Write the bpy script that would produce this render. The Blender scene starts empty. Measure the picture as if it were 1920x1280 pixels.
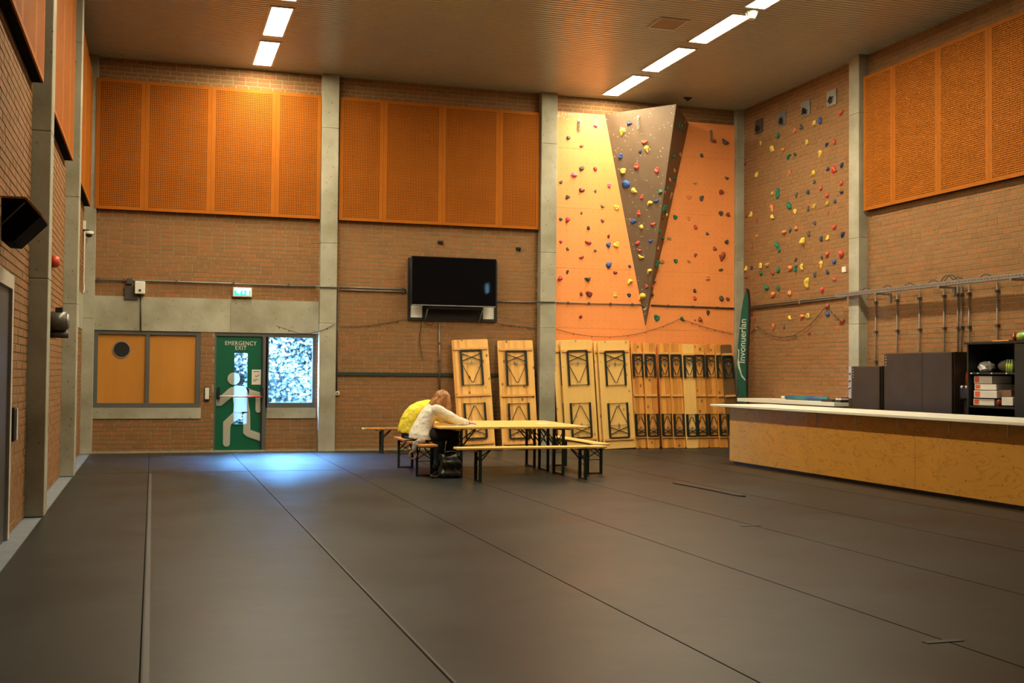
import bpy, bmesh, math, random
from mathutils import Vector, Matrix
random.seed(7)
SC = bpy.context.scene
COL = SC.collection
PI = math.pi

# ------------------------------------------------------------------ camera
CAMP = Vector((1.1922, -21.592, 1.4582)); YAW, PIT, ROL, FPX = 0.3008, 0.0282, 0.0090, 2168.3
_cy, _sy, _cp, _sp = math.cos(YAW), math.sin(YAW), math.cos(PIT), math.sin(PIT)
CF = Vector((_sy*_cp, _cy*_cp, _sp)); _r0 = Vector((_cy, -_sy, 0)); _u0 = _r0.cross(CF)
CR = _r0*math.cos(ROL) + _u0*math.sin(ROL); CU = -_r0*math.sin(ROL) + _u0*math.cos(ROL)
cam = bpy.data.cameras.new('camera'); camo = bpy.data.objects.new('camera', cam); COL.objects.link(camo)
cam.sensor_fit = 'HORIZONTAL'; cam.sensor_width = 36.0; cam.lens = FPX*36.0/1920; cam.clip_start = 0.05; cam.clip_end = 200
m = Matrix((CR, CU, -CF)).transposed().to_4x4(); m.translation = CAMP
camo.matrix_world = m; SC.camera = camo

def ray(x, y): return CF + CR*((x-960)/FPX) + CU*((640-y)/FPX)
def onax(x, y, ax, v):
    d = ray(x, y); return CAMP + d*((v-CAMP[ax])/d[ax])
def PB(x, y, Y=0.0): return onax(x, y, 1, Y)          # pixel -> plane parallel to the back wall
def PF(x, y, Z=0.0): return onax(x, y, 2, Z)          # pixel -> horizontal plane
def PS(x, y, X): return onax(x, y, 0, X)              # pixel -> plane parallel to the side walls
def PP(x, y, p0, n):
    d = ray(x, y); return CAMP + d*((p0-CAMP).dot(n)/d.dot(n))
def proj(P):
    d = Vector(P)-CAMP; z = d.dot(CF)
    return (960+FPX*d.dot(CR)/z, 640-FPX*d.dot(CU)/z, z)

# ------------------------------------------------------------------ world, exposure
SKY_STRENGTH = 430.0
LAMP_STRENGTH = 95.0
w = bpy.data.worlds.new('world'); SC.world = w; w.use_nodes = True
bg = w.node_tree.nodes['Background']; bg.inputs[0].default_value = (0.17, 0.46, 1.0, 1); bg.inputs[1].default_value = SKY_STRENGTH
SC.view_settings.view_transform = 'Standard'; SC.view_settings.look = 'None'
SC.view_settings.exposure = 0.0; SC.view_settings.gamma = 1.0; SC.view_settings.use_curve_mapping = False

# ------------------------------------------------------------------ materials
def nmat(name):
    m = bpy.data.materials.new(name); m.use_nodes = True
    nt = m.node_tree; return m, nt, nt.nodes['Principled BSDF']
def setp(b, **k):
    for kk, v in k.items(): b.inputs[kk].default_value = v
def rgba(c): return (c[0], c[1], c[2], 1)
def mat(name, c, rough=0.6, metal=0.0, c2=None, scale=6.0, bump=0.0, bscale=None, spec=0.5, stretch=(1, 1, 1), detail=5):
    m, nt, b = nmat(name); setp(b, Roughness=rough, Metallic=metal); b.inputs['Base Color'].default_value = rgba(c)
    b.inputs['Specular IOR Level'].default_value = spec
    if c2 or bump:
        tc = nt.nodes.new('ShaderNodeTexCoord'); mp = nt.nodes.new('ShaderNodeMapping'); mp.inputs['Scale'].default_value = stretch
        nt.links.new(tc.outputs['Object'], mp.inputs[0])
    if c2:
        nz = nt.nodes.new('ShaderNodeTexNoise'); nz.inputs['Scale'].default_value = scale; nz.inputs['Detail'].default_value = detail
        nt.links.new(mp.outputs[0], nz.inputs['Vector'])
        r = nt.nodes.new('ShaderNodeValToRGB'); r.color_ramp.elements[0].position = 0.32; r.color_ramp.elements[1].position = 0.68
        r.color_ramp.elements[0].color = rgba(c); r.color_ramp.elements[1].color = rgba(c2)
        nt.links.new(nz.outputs[0], r.inputs[0]); nt.links.new(r.outputs[0], b.inputs['Base Color'])
    if bump:
        n2 = nt.nodes.new('ShaderNodeTexNoise'); n2.inputs['Scale'].default_value = bscale or scale*4; n2.inputs['Detail'].default_value = 4
        nt.links.new(mp.outputs[0], n2.inputs['Vector'])
        bp = nt.nodes.new('ShaderNodeBump'); bp.inputs['Strength'].default_value = bump; bp.inputs['Distance'].default_value = 0.01
        nt.links.new(n2.outputs[0], bp.inputs['Height']); nt.links.new(bp.outputs[0], b.inputs['Normal'])
    return m
def emat(name, c, s):
    m, nt, b = nmat(name); b.inputs['Base Color'].default_value = rgba(c)
    b.inputs['Emission Color'].default_value = rgba(c); b.inputs['Emission Strength'].default_value = s; return m
def brick_mat(name):
    m, nt, b = nmat(name); setp(b, Roughness=0.85); b.inputs['Specular IOR Level'].default_value = 0.25
    oi = nt.nodes.new('ShaderNodeObjectInfo'); ge = nt.nodes.new('ShaderNodeNewGeometry')
    ad = nt.nodes.new('ShaderNodeMath'); ad.operation = 'ADD'; fr = nt.nodes.new('ShaderNodeMath'); fr.operation = 'FRACT'
    nt.links.new(oi.outputs['Random'], ad.inputs[0]); nt.links.new(ge.outputs['Random Per Island'], ad.inputs[1]); nt.links.new(ad.outputs[0], fr.inputs[0])
    r = nt.nodes.new('ShaderNodeValToRGB'); e = r.color_ramp.elements
    e[0].position = 0.0; e[0].color = (0.245, 0.114, 0.041, 1); e[1].position = 1.0; e[1].color = (0.29, 0.137, 0.048, 1)
    for p, c in ((0.25, (0.285, 0.136, 0.048)), (0.5, (0.265, 0.129, 0.048)), (0.78, (0.285, 0.131, 0.045)), (0.92, (0.325, 0.132, 0.044))):
        q = e.new(p); q.color = rgba(c)
    nt.links.new(fr.outputs[0], r.inputs[0])
    nz = nt.nodes.new('ShaderNodeTexNoise'); nz.inputs['Scale'].default_value = 26; nz.inputs['Detail'].default_value = 4
    nt.links.new(ge.outputs['Position'], nz.inputs['Vector'])
    mx = nt.nodes.new('ShaderNodeMix'); mx.data_type = 'RGBA'; mx.blend_type = 'MULTIPLY'; mx.inputs[0].default_value = 0.45
    r2 = nt.nodes.new('ShaderNodeValToRGB'); r2.color_ramp.elements[0].color = (0.55, 0.55, 0.55, 1); r2.color_ramp.elements[1].color = (1.3, 1.3, 1.3, 1)
    r2.color_ramp.elements[0].position = .3; r2.color_ramp.elements[1].position = .7
    nt.links.new(nz.outputs[0], r2.inputs[0]); nt.links.new(r.outputs[0], mx.inputs[6]); nt.links.new(r2.outputs[0], mx.inputs[7])
    nt.links.new(mx.outputs[2], b.inputs['Base Color'])
    bp = nt.nodes.new('ShaderNodeBump'); bp.inputs['Strength'].default_value = 0.35; bp.inputs['Distance'].default_value = 0.006
    nt.links.new(nz.outputs[0], bp.inputs['Height']); nt.links.new(bp.outputs[0], b.inputs['Normal'])
    return m
def pine_mat(name, c, c2, axis, along, strip=0.052, knot=0.5, rough=0.42, vary=0.25):
    """glued pine strips: tint changes per strip across `axis`, grain runs along `along`, dark knots"""
    m, nt, b = nmat(name); setp(b, Roughness=rough); N = nt.nodes.new; L = nt.links.new
    tc = N('ShaderNodeTexCoord'); oi = N('ShaderNodeObjectInfo')
    sep = N('ShaderNodeSeparateXYZ'); L(tc.outputs['Object'], sep.inputs[0])
    mu = N('ShaderNodeMath'); mu.operation = 'DIVIDE'; mu.inputs[1].default_value = strip; L(sep.outputs[axis], mu.inputs[0])
    fl = N('ShaderNodeMath'); fl.operation = 'FLOOR'; L(mu.outputs[0], fl.inputs[0])
    r1 = N('ShaderNodeMath'); r1.operation = 'MULTIPLY_ADD'; r1.inputs[1].default_value = 57.0; L(oi.outputs['Random'], r1.inputs[0]); L(fl.outputs[0], r1.inputs[2])
    wn = N('ShaderNodeTexWhiteNoise'); wn.noise_dimensions = '1D'; L(r1.outputs[0], wn.inputs['W'])
    mp = N('ShaderNodeMapping'); s = [16.0, 16.0, 16.0]; s[along] = 1.2; mp.inputs['Scale'].default_value = s
    L(tc.outputs['Object'], mp.inputs[0])
    nz = N('ShaderNodeTexNoise'); nz.noise_dimensions = '4D'; nz.inputs['Scale'].default_value = 2.2; nz.inputs['Detail'].default_value = 4; nz.inputs['Distortion'].default_value = 0.6
    L(mp.outputs[0], nz.inputs['Vector']); L(r1.outputs[0], nz.inputs['W'])
    mixf = N('ShaderNodeMath'); mixf.operation = 'MULTIPLY_ADD'; mixf.inputs[1].default_value = vary
    L(wn.outputs[0], mixf.inputs[0])
    n2 = N('ShaderNodeMath'); n2.operation = 'MULTIPLY'; n2.inputs[1].default_value = 0.9; L(nz.outputs[0], n2.inputs[0]); L(n2.outputs[0], mixf.inputs[2])
    r = N('ShaderNodeValToRGB'); r.color_ramp.elements[0].position = 0.25; r.color_ramp.elements[1].position = 0.95
    r.color_ramp.elements[0].color = rgba(c); r.color_ramp.elements[1].color = rgba(c2); L(mixf.outputs[0], r.inputs[0])
    # knots
    mk = N('ShaderNodeMapping'); sk = [7.0, 7.0, 7.0]; sk[along] = 4.2; mk.inputs['Scale'].default_value = sk; L(tc.outputs['Object'], mk.inputs[0])
    ofs = N('ShaderNodeVectorMath'); ofs.operation = 'ADD'; cmb = N('ShaderNodeCombineXYZ')
    rr = N('ShaderNodeMath'); rr.operation = 'MULTIPLY'; rr.inputs[1].default_value = 91.0; L(oi.outputs['Random'], rr.inputs[0])
    for i in range(3): L(rr.outputs[0], cmb.inputs[i])
    L(mk.outputs[0], ofs.inputs[0]); L(cmb.outputs[0], ofs.inputs[1])
    vo = N('ShaderNodeTexVoronoi'); vo.inputs['Scale'].default_value = 1.0; L(ofs.outputs[0], vo.inputs['Vector'])
    kr = N('ShaderNodeValToRGB'); kr.color_ramp.elements[0].position = 0.09; kr.color_ramp.elements[0].color = (1, 1, 1, 1)
    kr.color_ramp.elements[1].position = 0.19; kr.color_ramp.elements[1].color = (0, 0, 0, 1); L(vo.outputs['Distance'], kr.inputs[0])
    km = N('ShaderNodeMath'); km.operation = 'MULTIPLY'; km.inputs[1].default_value = knot; L(kr.outputs[0], km.inputs[0])
    mx = N('ShaderNodeMix'); mx.data_type = 'RGBA'; L(km.outputs[0], mx.inputs[0]); L(r.outputs[0], mx.inputs[6]); mx.inputs[7].default_value = (0.16, 0.05, 0.012, 1)
    L(mx.outputs[2], b.inputs['Base Color'])
    return m
def ply_mat(name, c, c2, ax):
    """rotary-cut plywood with flame figure on a vertical sheet; ax = horizontal axis"""
    m, nt, b = nmat(name); setp(b, Roughness=0.5); N = nt.nodes.new; L = nt.links.new
    tc = N('ShaderNodeTexCoord'); mp = N('ShaderNodeMapping'); s = [1.0, 1.0, 2.4]; mp.inputs['Scale'].default_value = s; L(tc.outputs['Object'], mp.inputs[0])
    nz = N('ShaderNodeTexNoise'); nz.inputs['Scale'].default_value = 1.7; nz.inputs['Detail'].default_value = 3; nz.inputs['Distortion'].default_value = 1.6; L(mp.outputs[0], nz.inputs['Vector'])
    mu = N('ShaderNodeMath'); mu.operation = 'MULTIPLY'; mu.inputs[1].default_value = 26; L(nz.outputs[0], mu.inputs[0])
    si = N('ShaderNodeMath'); si.operation = 'SINE'; L(mu.outputs[0], si.inputs[0])
    r = N('ShaderNodeValToRGB'); e = r.color_ramp.elements; e[0].position = 0.0; e[0].color = rgba(c); e[1].position = 1.0; e[1].color = rgba(c2)
    q = e.new(0.78); q.color = rgba(c); L(si.outputs[0], r.inputs[0])
    n3 = N('ShaderNodeTexNoise'); n3.inputs['Scale'].default_value = 2.5; L(tc.outputs['Object'], n3.inputs['Vector'])
    mx = N('ShaderNodeMix'); mx.data_type = 'RGBA'; mx.blend_type = 'MULTIPLY'; mx.inputs[0].default_value = 0.35; L(r.outputs[0], mx.inputs[6])
    r3 = N('ShaderNodeValToRGB'); r3.color_ramp.elements[0].color = (.6, .6, .6, 1); r3.color_ramp.elements[1].color = (1.2, 1.2, 1.2, 1); L(n3.outputs[0], r3.inputs[0]); L(r3.outputs[0], mx.inputs[7])
    L(mx.outputs[2], b.inputs['Base Color']); return m
def floor_mat(name):
    m, nt, b = nmat(name); N = nt.nodes.new; L = nt.links.new
    ge = N('ShaderNodeNewGeometry'); oi = N('ShaderNodeObjectInfo')
    nz = N('ShaderNodeTexNoise'); nz.inputs['Scale'].default_value = 0.9; nz.inputs['Detail'].default_value = 6; L(ge.outputs['Position'], nz.inputs['Vector'])
    r = N('ShaderNodeValToRGB'); r.color_ramp.elements[0].position = 0.3; r.color_ramp.elements[1].position = 0.72
    r.color_ramp.elements[0].color = (0.0150, 0.0160, 0.0152, 1); r.color_ramp.elements[1].color = (0.027, 0.0282, 0.0268, 1); L(nz.outputs[0], r.inputs[0])
    n2 = N('ShaderNodeTexNoise'); n2.inputs['Scale'].default_value = 3.2; n2.inputs['Detail'].default_value = 8; n2.inputs['Roughness'].default_value = .75; L(ge.outputs['Position'], n2.inputs['Vector'])
    r2 = N('ShaderNodeValToRGB'); r2.color_ramp.elements[0].position = .70; r2.color_ramp.elements[1].position = .80; L(n2.outputs[0], r2.inputs[0])
    mx = N('ShaderNodeMix'); mx.data_type = 'RGBA'; f = N('ShaderNodeMath'); f.operation = 'MULTIPLY'; f.inputs[1].default_value = .35; L(r2.outputs[0], f.inputs[0]); L(f.outputs[0], mx.inputs[0])
    L(r.outputs[0], mx.inputs[6]); mx.inputs[7].default_value = (0.17, 0.15, 0.12, 1); L(mx.outputs[2], b.inputs['Base Color'])
    ro = N('ShaderNodeMath'); ro.operation = 'MULTIPLY_ADD'; ro.inputs[1].default_value = 0.20; ro.inputs[2].default_value = 0.33; L(nz.outputs[0], ro.inputs[0])
    L(ro.outputs[0], b.inputs['Roughness']); b.inputs['Specular IOR Level'].default_value = 0.24
    bp = N('ShaderNodeBump'); bp.inputs['Strength'].default_value = .12; bp.inputs['Distance'].default_value = .01
    n4 = N('ShaderNodeTexNoise'); n4.inputs['Scale'].default_value = 5.0; L(ge.outputs['Position'], n4.inputs['Vector']); L(n4.outputs[0], bp.inputs['Height']); L(bp.outputs[0], b.inputs['Normal'])
    return m
def glass_mat(name):
    m = bpy.data.materials.new(name); m.use_nodes = True; nt = m.node_tree; nt.nodes.clear()
    o = nt.nodes.new('ShaderNodeOutputMaterial'); t = nt.nodes.new('ShaderNodeBsdfTransparent'); g = nt.nodes.new('ShaderNodeBsdfGlossy')
    t.inputs[0].default_value = (.93, .96, .97, 1); g.inputs['Roughness'].default_value = .02
    mx = nt.nodes.new('ShaderNodeMixShader'); mx.inputs[0].default_value = 0.05
    nt.links.new(t.outputs[0], mx.inputs[1]); nt.links.new(g.outputs[0], mx.inputs[2]); nt.links.new(mx.outputs[0], o.inputs[0]); return m
def leaf_mat(name):
    m, nt, b = nmat(name); setp(b, Roughness=0.35); N = nt.nodes.new; L = nt.links.new
    ge = N('ShaderNodeNewGeometry'); r = N('ShaderNodeValToRGB'); e = r.color_ramp.elements
    e[0].color = (0.004, 0.006, 0.007, 1); e[1].color = (0.26, 0.24, 0.24, 1); q = e.new(.55); q.color = (0.016, 0.018, 0.018, 1)
    L(ge.outputs['Random Per Island'], r.inputs[0]); L(r.outputs[0], b.inputs['Base Color']); return m

M = {}
M['brick'] = brick_mat('brick')
M['mortar'] = mat('mortar', (0.30, 0.255, 0.155), .95, c2=(0.37, 0.315, 0.195), scale=30, spec=.1)
M['brickfar'] = mat('brick_average', (0.36, 0.17, 0.075), .9, c2=(0.42, 0.2, 0.085), scale=4)
M['concrete'] = mat('concrete', (0.26, 0.24, 0.165), .8, c2=(0.44, 0.42, 0.325), scale=1.6, bump=.3, bscale=18, spec=.3, detail=9)
def pits(m):
    nt = m.node_tree; b = nt.nodes['Principled BSDF']; src = b.inputs['Base Color'].links[0].from_socket
    ge = nt.nodes.new('ShaderNodeNewGeometry'); vo = nt.nodes.new('ShaderNodeTexVoronoi'); vo.inputs['Scale'].default_value = 9.0; nt.links.new(ge.outputs['Position'], vo.inputs['Vector'])
    r = nt.nodes.new('ShaderNodeValToRGB'); r.color_ramp.elements[0].position = .07; r.color_ramp.elements[0].color = (.25, .25, .25, 1); r.color_ramp.elements[1].position = .12; nt.links.new(vo.outputs['Distance'], r.inputs[0])
    mx = nt.nodes.new('ShaderNodeMix'); mx.data_type = 'RGBA'; mx.blend_type = 'MULTIPLY'; mx.inputs[0].default_value = .7
    nt.links.new(src, mx.inputs[6]); nt.links.new(r.outputs[0], mx.inputs[7]); nt.links.new(mx.outputs[2], b.inputs['Base Color'])
pits(M['concrete'])
M['perf'] = mat('orange_perforated_board', (0.34, 0.099, 0.0070), .75, c2=(0.38, 0.111, 0.009), scale=3, spec=.12)
M['felt'] = mat('black_felt', (0.018, 0.008, 0.004), .95)
M['matte'] = mat('matte_black', (0.006, 0.006, 0.006), .95, spec=.08)
M['black'] = mat('black_paint', (0.012, 0.011, 0.011), .45)
M['slat'] = mat('ceiling_slat_beige_metal', (0.47, 0.47, 0.385), .34, metal=.3, c2=(0.50, 0.50, 0.41), scale=2)
M['void'] = mat('ceiling_void', (0.018, 0.014, 0.011), .9)
M['lampframe'] = mat('lamp_frame', (0.62, 0.56, 0.46), .4)
M['lamp'] = emat('lamp_diffuser', (1.0, 0.875, 0.60), LAMP_STRENGTH)
M['floor'] = floor_mat('dark_floor_sheet')
M['screed'] = mat('blue_grey_screed', (0.15, 0.17, 0.19), .6, c2=(0.2, 0.22, 0.24), scale=5)
M['orange'] = mat('orange_climbing_board', (0.90, 0.31, 0.085), .55, c2=(0.94, 0.33, 0.095), scale=3, bump=.1, bscale=120)
M['wedge'] = mat('brown_climbing_board', (0.135, 0.088, 0.052), .5, c2=(0.155, 0.103, 0.062), scale=4, bump=.1, bscale=120)
M['dot'] = mat('bolt_hole', (0.20, 0.05, 0.012), .8)
M['speck'] = mat('white_chalk', (0.8, 0.76, 0.66), .7)
M['steel'] = mat('galvanised_steel', (0.36, 0.36, 0.34), .42, metal=.7, c2=(0.26, 0.26, 0.25), scale=20)
M['pipe'] = mat('grey_conduit', (0.20, 0.19, 0.165), .4, metal=.3)
M['pipedark'] = mat('dark_conduit', (0.06, 0.052, 0.046), .45)
M['greenpipe'] = mat('dark_green_duct', (0.018, 0.035, 0.025), .5)
M['green'] = mat('exit_door_green', (0.0015, 0.105, 0.050), .42)
M['white'] = mat('white_paint', (0.72, 0.70, 0.60), .55)
def film_mat(name):
    m = bpy.data.materials.new(name); m.use_nodes = True; nt = m.node_tree; nt.nodes.clear()
    o = nt.nodes.new('ShaderNodeOutputMaterial'); a = nt.nodes.new('ShaderNodeBsdfDiffuse'); t = nt.nodes.new('ShaderNodeBsdfTranslucent'); mx = nt.nodes.new('ShaderNodeMixShader')
    a.inputs[0].default_value = (.78, .75, .64, 1); t.inputs[0].default_value = (.9, .92, .9, 1); mx.inputs[0].default_value = .6
    nt.links.new(a.outputs[0], mx.inputs[1]); nt.links.new(t.outputs[0], mx.inputs[2]); nt.links.new(mx.outputs[0], o.inputs[0]); return m
M['film'] = film_mat('white_translucent_film')
M['grey'] = mat('grey_window_frame', (0.095, 0.095, 0.088), .5)
M['ply'] = mat('orange_plywood', (0.50, 0.20, 0.022), .45, c2=(0.57, 0.235, 0.03), scale=3, stretch=(1, 1, .12))
M['plyc'] = ply_mat('counter_plywood', (0.72, 0.335, 0.042), (0.60, 0.26, 0.032), 1)
M['top'] = mat('white_counter_top', (0.88, 0.85, 0.74), .35)
M['pineA'] = pine_mat('striped_pine_upright', (0.60, 0.22, 0.040), (0.94, 0.54, 0.15), 0, 2, .052, .9, vary=.6)
M['pineB'] = pine_mat('pale_pine_upright', (0.84, 0.50, 0.14), (0.92, 0.60, 0.20), 0, 2, .10, .55, vary=.12)
M['pineC'] = pine_mat('orange_pine_upright', (0.50, 0.18, 0.028), (0.84, 0.40, 0.085), 0, 2, .085, .85, vary=.6)
M['pineT'] = pine_mat('pale_pine_flat', (0.84, 0.50, 0.14), (0.92, 0.62, 0.21), 1, 0, .09, .45, vary=.12)
M['pineL'] = pine_mat('reddish_pine_flat', (0.52, 0.20, 0.05), (0.66, 0.30, 0.085), 1, 0, .09, .45)
M['pineOld'] = pine_mat('weathered_pine', (0.14, 0.070, 0.025), (0.22, 0.12, 0.05), 0, 2, .085, .7)
M['batten'] = mat('pine_batten', (0.72, 0.36, 0.10), .45, c2=(0.80, 0.44, 0.14), scale=9)
M['legmetal'] = mat('dark_green_tube_metal', (0.012, 0.020, 0.016), .38)
M['skin'] = mat('skin', (0.72, 0.38, 0.26), .5)
M['hair'] = mat('auburn_hair', (0.30, 0.12, 0.035), .42, c2=(0.46, 0.21, 0.07), scale=14, stretch=(1, 1, .25), bump=.6, bscale=40)
M['hairdark'] = mat('dark_brown_hair', (0.10, 0.045, 0.018), .5, c2=(0.15, 0.07, 0.03), scale=14)
M['shirt'] = mat('white_creased_shirt', (0.74, 0.70, 0.60), .8, c2=(0.82, 0.78, 0.69), scale=7, bump=.9, bscale=11)
M['yellow'] = mat('yellow_hoodie', (0.82, 0.66, 0.035), .75, c2=(0.88, 0.73, 0.06), scale=5, bump=.8, bscale=9)
M['jeans'] = mat('blue_jeans', (0.05, 0.10, 0.20), .85, c2=(0.08, 0.15, 0.27), scale=20)
M['trousers'] = mat('black_trousers', (0.012, 0.011, 0.011), .85)
M['cloth'] = mat('patterned_scarf', (0.5, 0.42, 0.36), .85, c2=(0.12, 0.1, 0.12), scale=28)
M['leather'] = mat('tan_strap', (0.45, 0.19, 0.06), .6)
M['bag'] = mat('black_quilted_bag', (0.012, 0.011, 0.009), .33, bump=.9, bscale=9, c2=(0.03, 0.026, 0.02), scale=14)
M['paper'] = mat('paper', (0.80, 0.79, 0.76), .7)
M['screen'] = mat('tv_screen', (0.004, 0.004, 0.005), .03)
M['tvblack'] = mat('tv_black_plastic', (0.010, 0.010, 0.011), .35)
M['flag'] = mat('green_banner_cloth', (0.010, 0.10, 0.062), .7, c2=(0.014, 0.125, 0.08), scale=5)
M['flagtext'] = mat('pale_print', (0.62, 0.70, 0.64), .7)
M['appl'] = mat('dark_brown_steel', (0.050, 0.038, 0.028), .32, metal=.35, c2=(0.062, 0.048, 0.036), scale=3)
M['lav'] = mat('lavender_panel', (0.42, 0.40, 0.50), .45)
M['cab'] = mat('black_cabinet', (0.008, 0.008, 0.009), .5)
M['plastic'] = mat('clear_plastic_wrap', (0.55, 0.56, 0.54), .15, bump=1.0, bscale=14)
M['box'] = mat('white_carton', (0.62, 0.58, 0.53), .7, c2=(0.68, 0.64, 0.6), scale=6)
M['boxdark'] = mat('brown_carton', (0.18, 0.085, 0.045), .7)
M['redlab'] = mat('orange_red_label', (0.72, 0.10, 0.025), .6)
M['bottle'] = mat('red_brown_syrup', (0.28, 0.035, 0.010), .15)
M['teal'] = mat('teal_roll', (0.02, 0.22, 0.26), .5, c2=(0.015, 0.05, 0.22), scale=2, stretch=(.2, 1, .2))
M['glass'] = glass_mat('window_glass')
M['leaf'] = leaf_mat('ivy_leaf')
M['earth'] = mat('paving_outside', (0.35, 0.33, 0.30), .9, c2=(0.42, 0.4, 0.36), scale=5)
M['exitsign'] = emat('exit_sign_green', (0.02, 0.62, 0.42), 1.4)
M['exitwhite'] = emat('exit_sign_white', (0.85, 1.0, 0.92), 2.2)
M['bulbcord'] = mat('string_cord', (0.02, 0.015, 0.012), .5)
M['redbell'] = mat('red_plastic', (0.55, 0.06, 0.02), .4)
M['hatch'] = mat('hatch_board', (0.36, 0.235, 0.12), .6)
M['yelgreen'] = mat('yellow_green_plastic', (0.55, 0.62, 0.05), .3, c2=(0.03, 0.3, 0.13), scale=14)
M['motor'] = mat('grey_motor_enamel', (0.11, 0.10, 0.075), .35, metal=.2)
M['tape'] = mat('pale_tape', (0.060, 0.060, 0.057), .5)
HC = dict(yellow=(0.80, 0.56, 0.08), blue=(0.012, 0.075, 0.30), navy=(0.012, 0.03, 0.10), red=(0.62, 0.07, 0.04), maroon=(0.20, 0.022, 0.022), pink=(0.72, 0.15, 0.26),
          crimson=(0.45, 0.035, 0.055), grey=(0.085, 0.08, 0.07), green=(0.008, 0.16, 0.085), tan=(0.50, 0.27, 0.11), orange=(0.72, 0.24, 0.07), brown=(0.30, 0.055, 0.02), olive=(0.05, 0.045, 0.025), cream=(0.72, 0.62, 0.36))
for k, c in HC.items(): M['hold_'+k] = mat('hold_'+k, c, .55, bump=.3, bscale=60)

# ------------------------------------------------------------------ mesh helpers
class MB:
    def __init__(s): s.v = []; s.f = []
    def add(s, vs, fs):
        n = len(s.v); s.v += [tuple(p) for p in vs]; s.f += [tuple(i+n for i in f) for f in fs]; return s
    def box(s, x0, x1, y0, y1, z0, z1):
        return s.add([(x0, y0, z0), (x1, y0, z0), (x1, y1, z0), (x0, y1, z0), (x0, y0, z1), (x1, y0, z1), (x1, y1, z1), (x0, y1, z1)],
                     [(0, 3, 2, 1), (4, 5, 6, 7), (0, 1, 5, 4), (1, 2, 6, 5), (2, 3, 7, 6), (3, 0, 4, 7)])
    def bar(s, a, b, w, h=None, up=(0, 0, 1)):
        a, b = Vector(a), Vector(b); h = h or w; d = (b-a).normalized(); u = Vector(up)
        if abs(d.dot(u)) > .98: u = Vector((0, 1, 0))
        r = d.cross(u).normalized()*(w/2); t = r.cross(d).normalized()*(h/2)
        vs = [p+i*r+j*t for p in (a, b) for i, j in ((-1, -1), (1, -1), (1, 1), (-1, 1))]
        return s.add(vs, [(3, 2, 1, 0), (4, 5, 6, 7), (0, 1, 5, 4), (1, 2, 6, 5), (2, 3, 7, 6), (3, 0, 4, 7)])
    def tube(s, pts, r, n=8, cap=True):
        pts = [Vector(p) for p in pts]; rs = r if isinstance(r, (list, tuple)) else [r]*len(pts); base = len(s.v); u = None
        for i, p in enumerate(pts):
            d = (pts[min(i+1, len(pts)-1)]-pts[max(i-1, 0)]).normalized()
            if u is None:
                u = Vector((0, 0, 1)) if abs(d.z) < .9 else Vector((0, 1, 0))
            u = (u-d*u.dot(d)).normalized(); q = d.cross(u)
            for k in range(n):
                a = 2*PI*k/n; s.v.append(tuple(p+(u*math.cos(a)+q*math.sin(a))*rs[i]))
        for i in range(len(pts)-1):
            for k in range(n):
                a = base+i*n+k; b = base+i*n+(k+1) % n; s.f.append((a, b, b+n, a+n))
        if cap:
            s.f.append(tuple(base+k for k in reversed(range(n)))); e = base+(len(pts)-1)*n; s.f.append(tuple(e+k for k in range(n)))
        return s
    def prism(s, poly, a0, a1, ax):
        """poly in the two remaining axes (order kept), extruded along ax"""
        def P(u, v, t):
            c = [u, v]; c.insert(ax, t); return tuple(c)
        n = len(poly); vs = [P(u, v, a0) for u, v in poly]+[P(u, v, a1) for u, v in poly]
        return s.add(vs, [tuple(range(n)), tuple(reversed(range(n, 2*n)))]+[(i, n+i, n+(i+1) % n, (i+1) % n) for i in range(n)])
    def sphere(s, c, r, nu=12, nv=8):
        c = Vector(c); r = Vector(r if hasattr(r, '__len__') else (r, r, r)); vs = []; fs = []
        for j in range(nv+1):
            t = PI*j/nv
            for i in range(nu):
                a = 2*PI*i/nu; vs.append((c.x+r.x*math.sin(t)*math.cos(a), c.y+r.y*math.sin(t)*math.sin(a), c.z+r.z*math.cos(t)))
        for j in range(nv):
            for i in range(nu): fs.append((j*nu+i, (j+1)*nu+i, (j+1)*nu+(i+1) % nu, j*nu+(i+1) % nu))
        return s.add(vs, fs)
    def mesh(s, name, off=None):
        me = bpy.data.meshes.new(name); vs = s.v if off is None else [(p[0]-off[0], p[1]-off[1], p[2]-off[2]) for p in s.v]
        me.from_pydata(vs, [], s.f); bm = bmesh.new(); bm.from_mesh(me); bmesh.ops.recalc_face_normals(bm, faces=bm.faces); bm.to_mesh(me); bm.free(); return me

ORG = {}
def obj(name, me, m, parent=None, smooth=False, loc=None, bevel=0):
    if m is not None and not me.materials: me.materials.append(M[m] if isinstance(m, str) else m)
    if smooth: me.polygons.foreach_set('use_smooth', [True]*len(me.polygons))
    o = bpy.data.objects.new(name, me); COL.objects.link(o)
    if parent is not None: o.parent = parent
    if loc is not None: o.location = loc
    if bevel:
        b = o.modifiers.new('bevel', 'BEVEL'); b.width = bevel; b.segments = 2; b.limit_method = 'ANGLE'
    return o
def tag(o, label, cat, group=None, kind=None):
    o['label'] = label; o['category'] = cat
    if group: o['group'] = group
    if kind: o['kind'] = kind
    return o
def thing(name, label, cat, loc=(0, 0, 0), group=None, kind=None):
    o = bpy.data.objects.new(name, None); COL.objects.link(o); o.location = loc; o.empty_display_size = .1
    ORG[o.name] = Vector(loc); return tag(o, label, cat, group, kind)
def part(name, mb, m, parent, smooth=False, bevel=0):
    """mb holds world coordinates; parent is an unrotated thing (or a part of one)"""
    off = ORG.get(parent.name, (0, 0, 0)); o = obj(name, mb.mesh(name, off), m, parent, smooth, bevel=bevel)
    ORG[o.name] = off; return o
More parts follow.
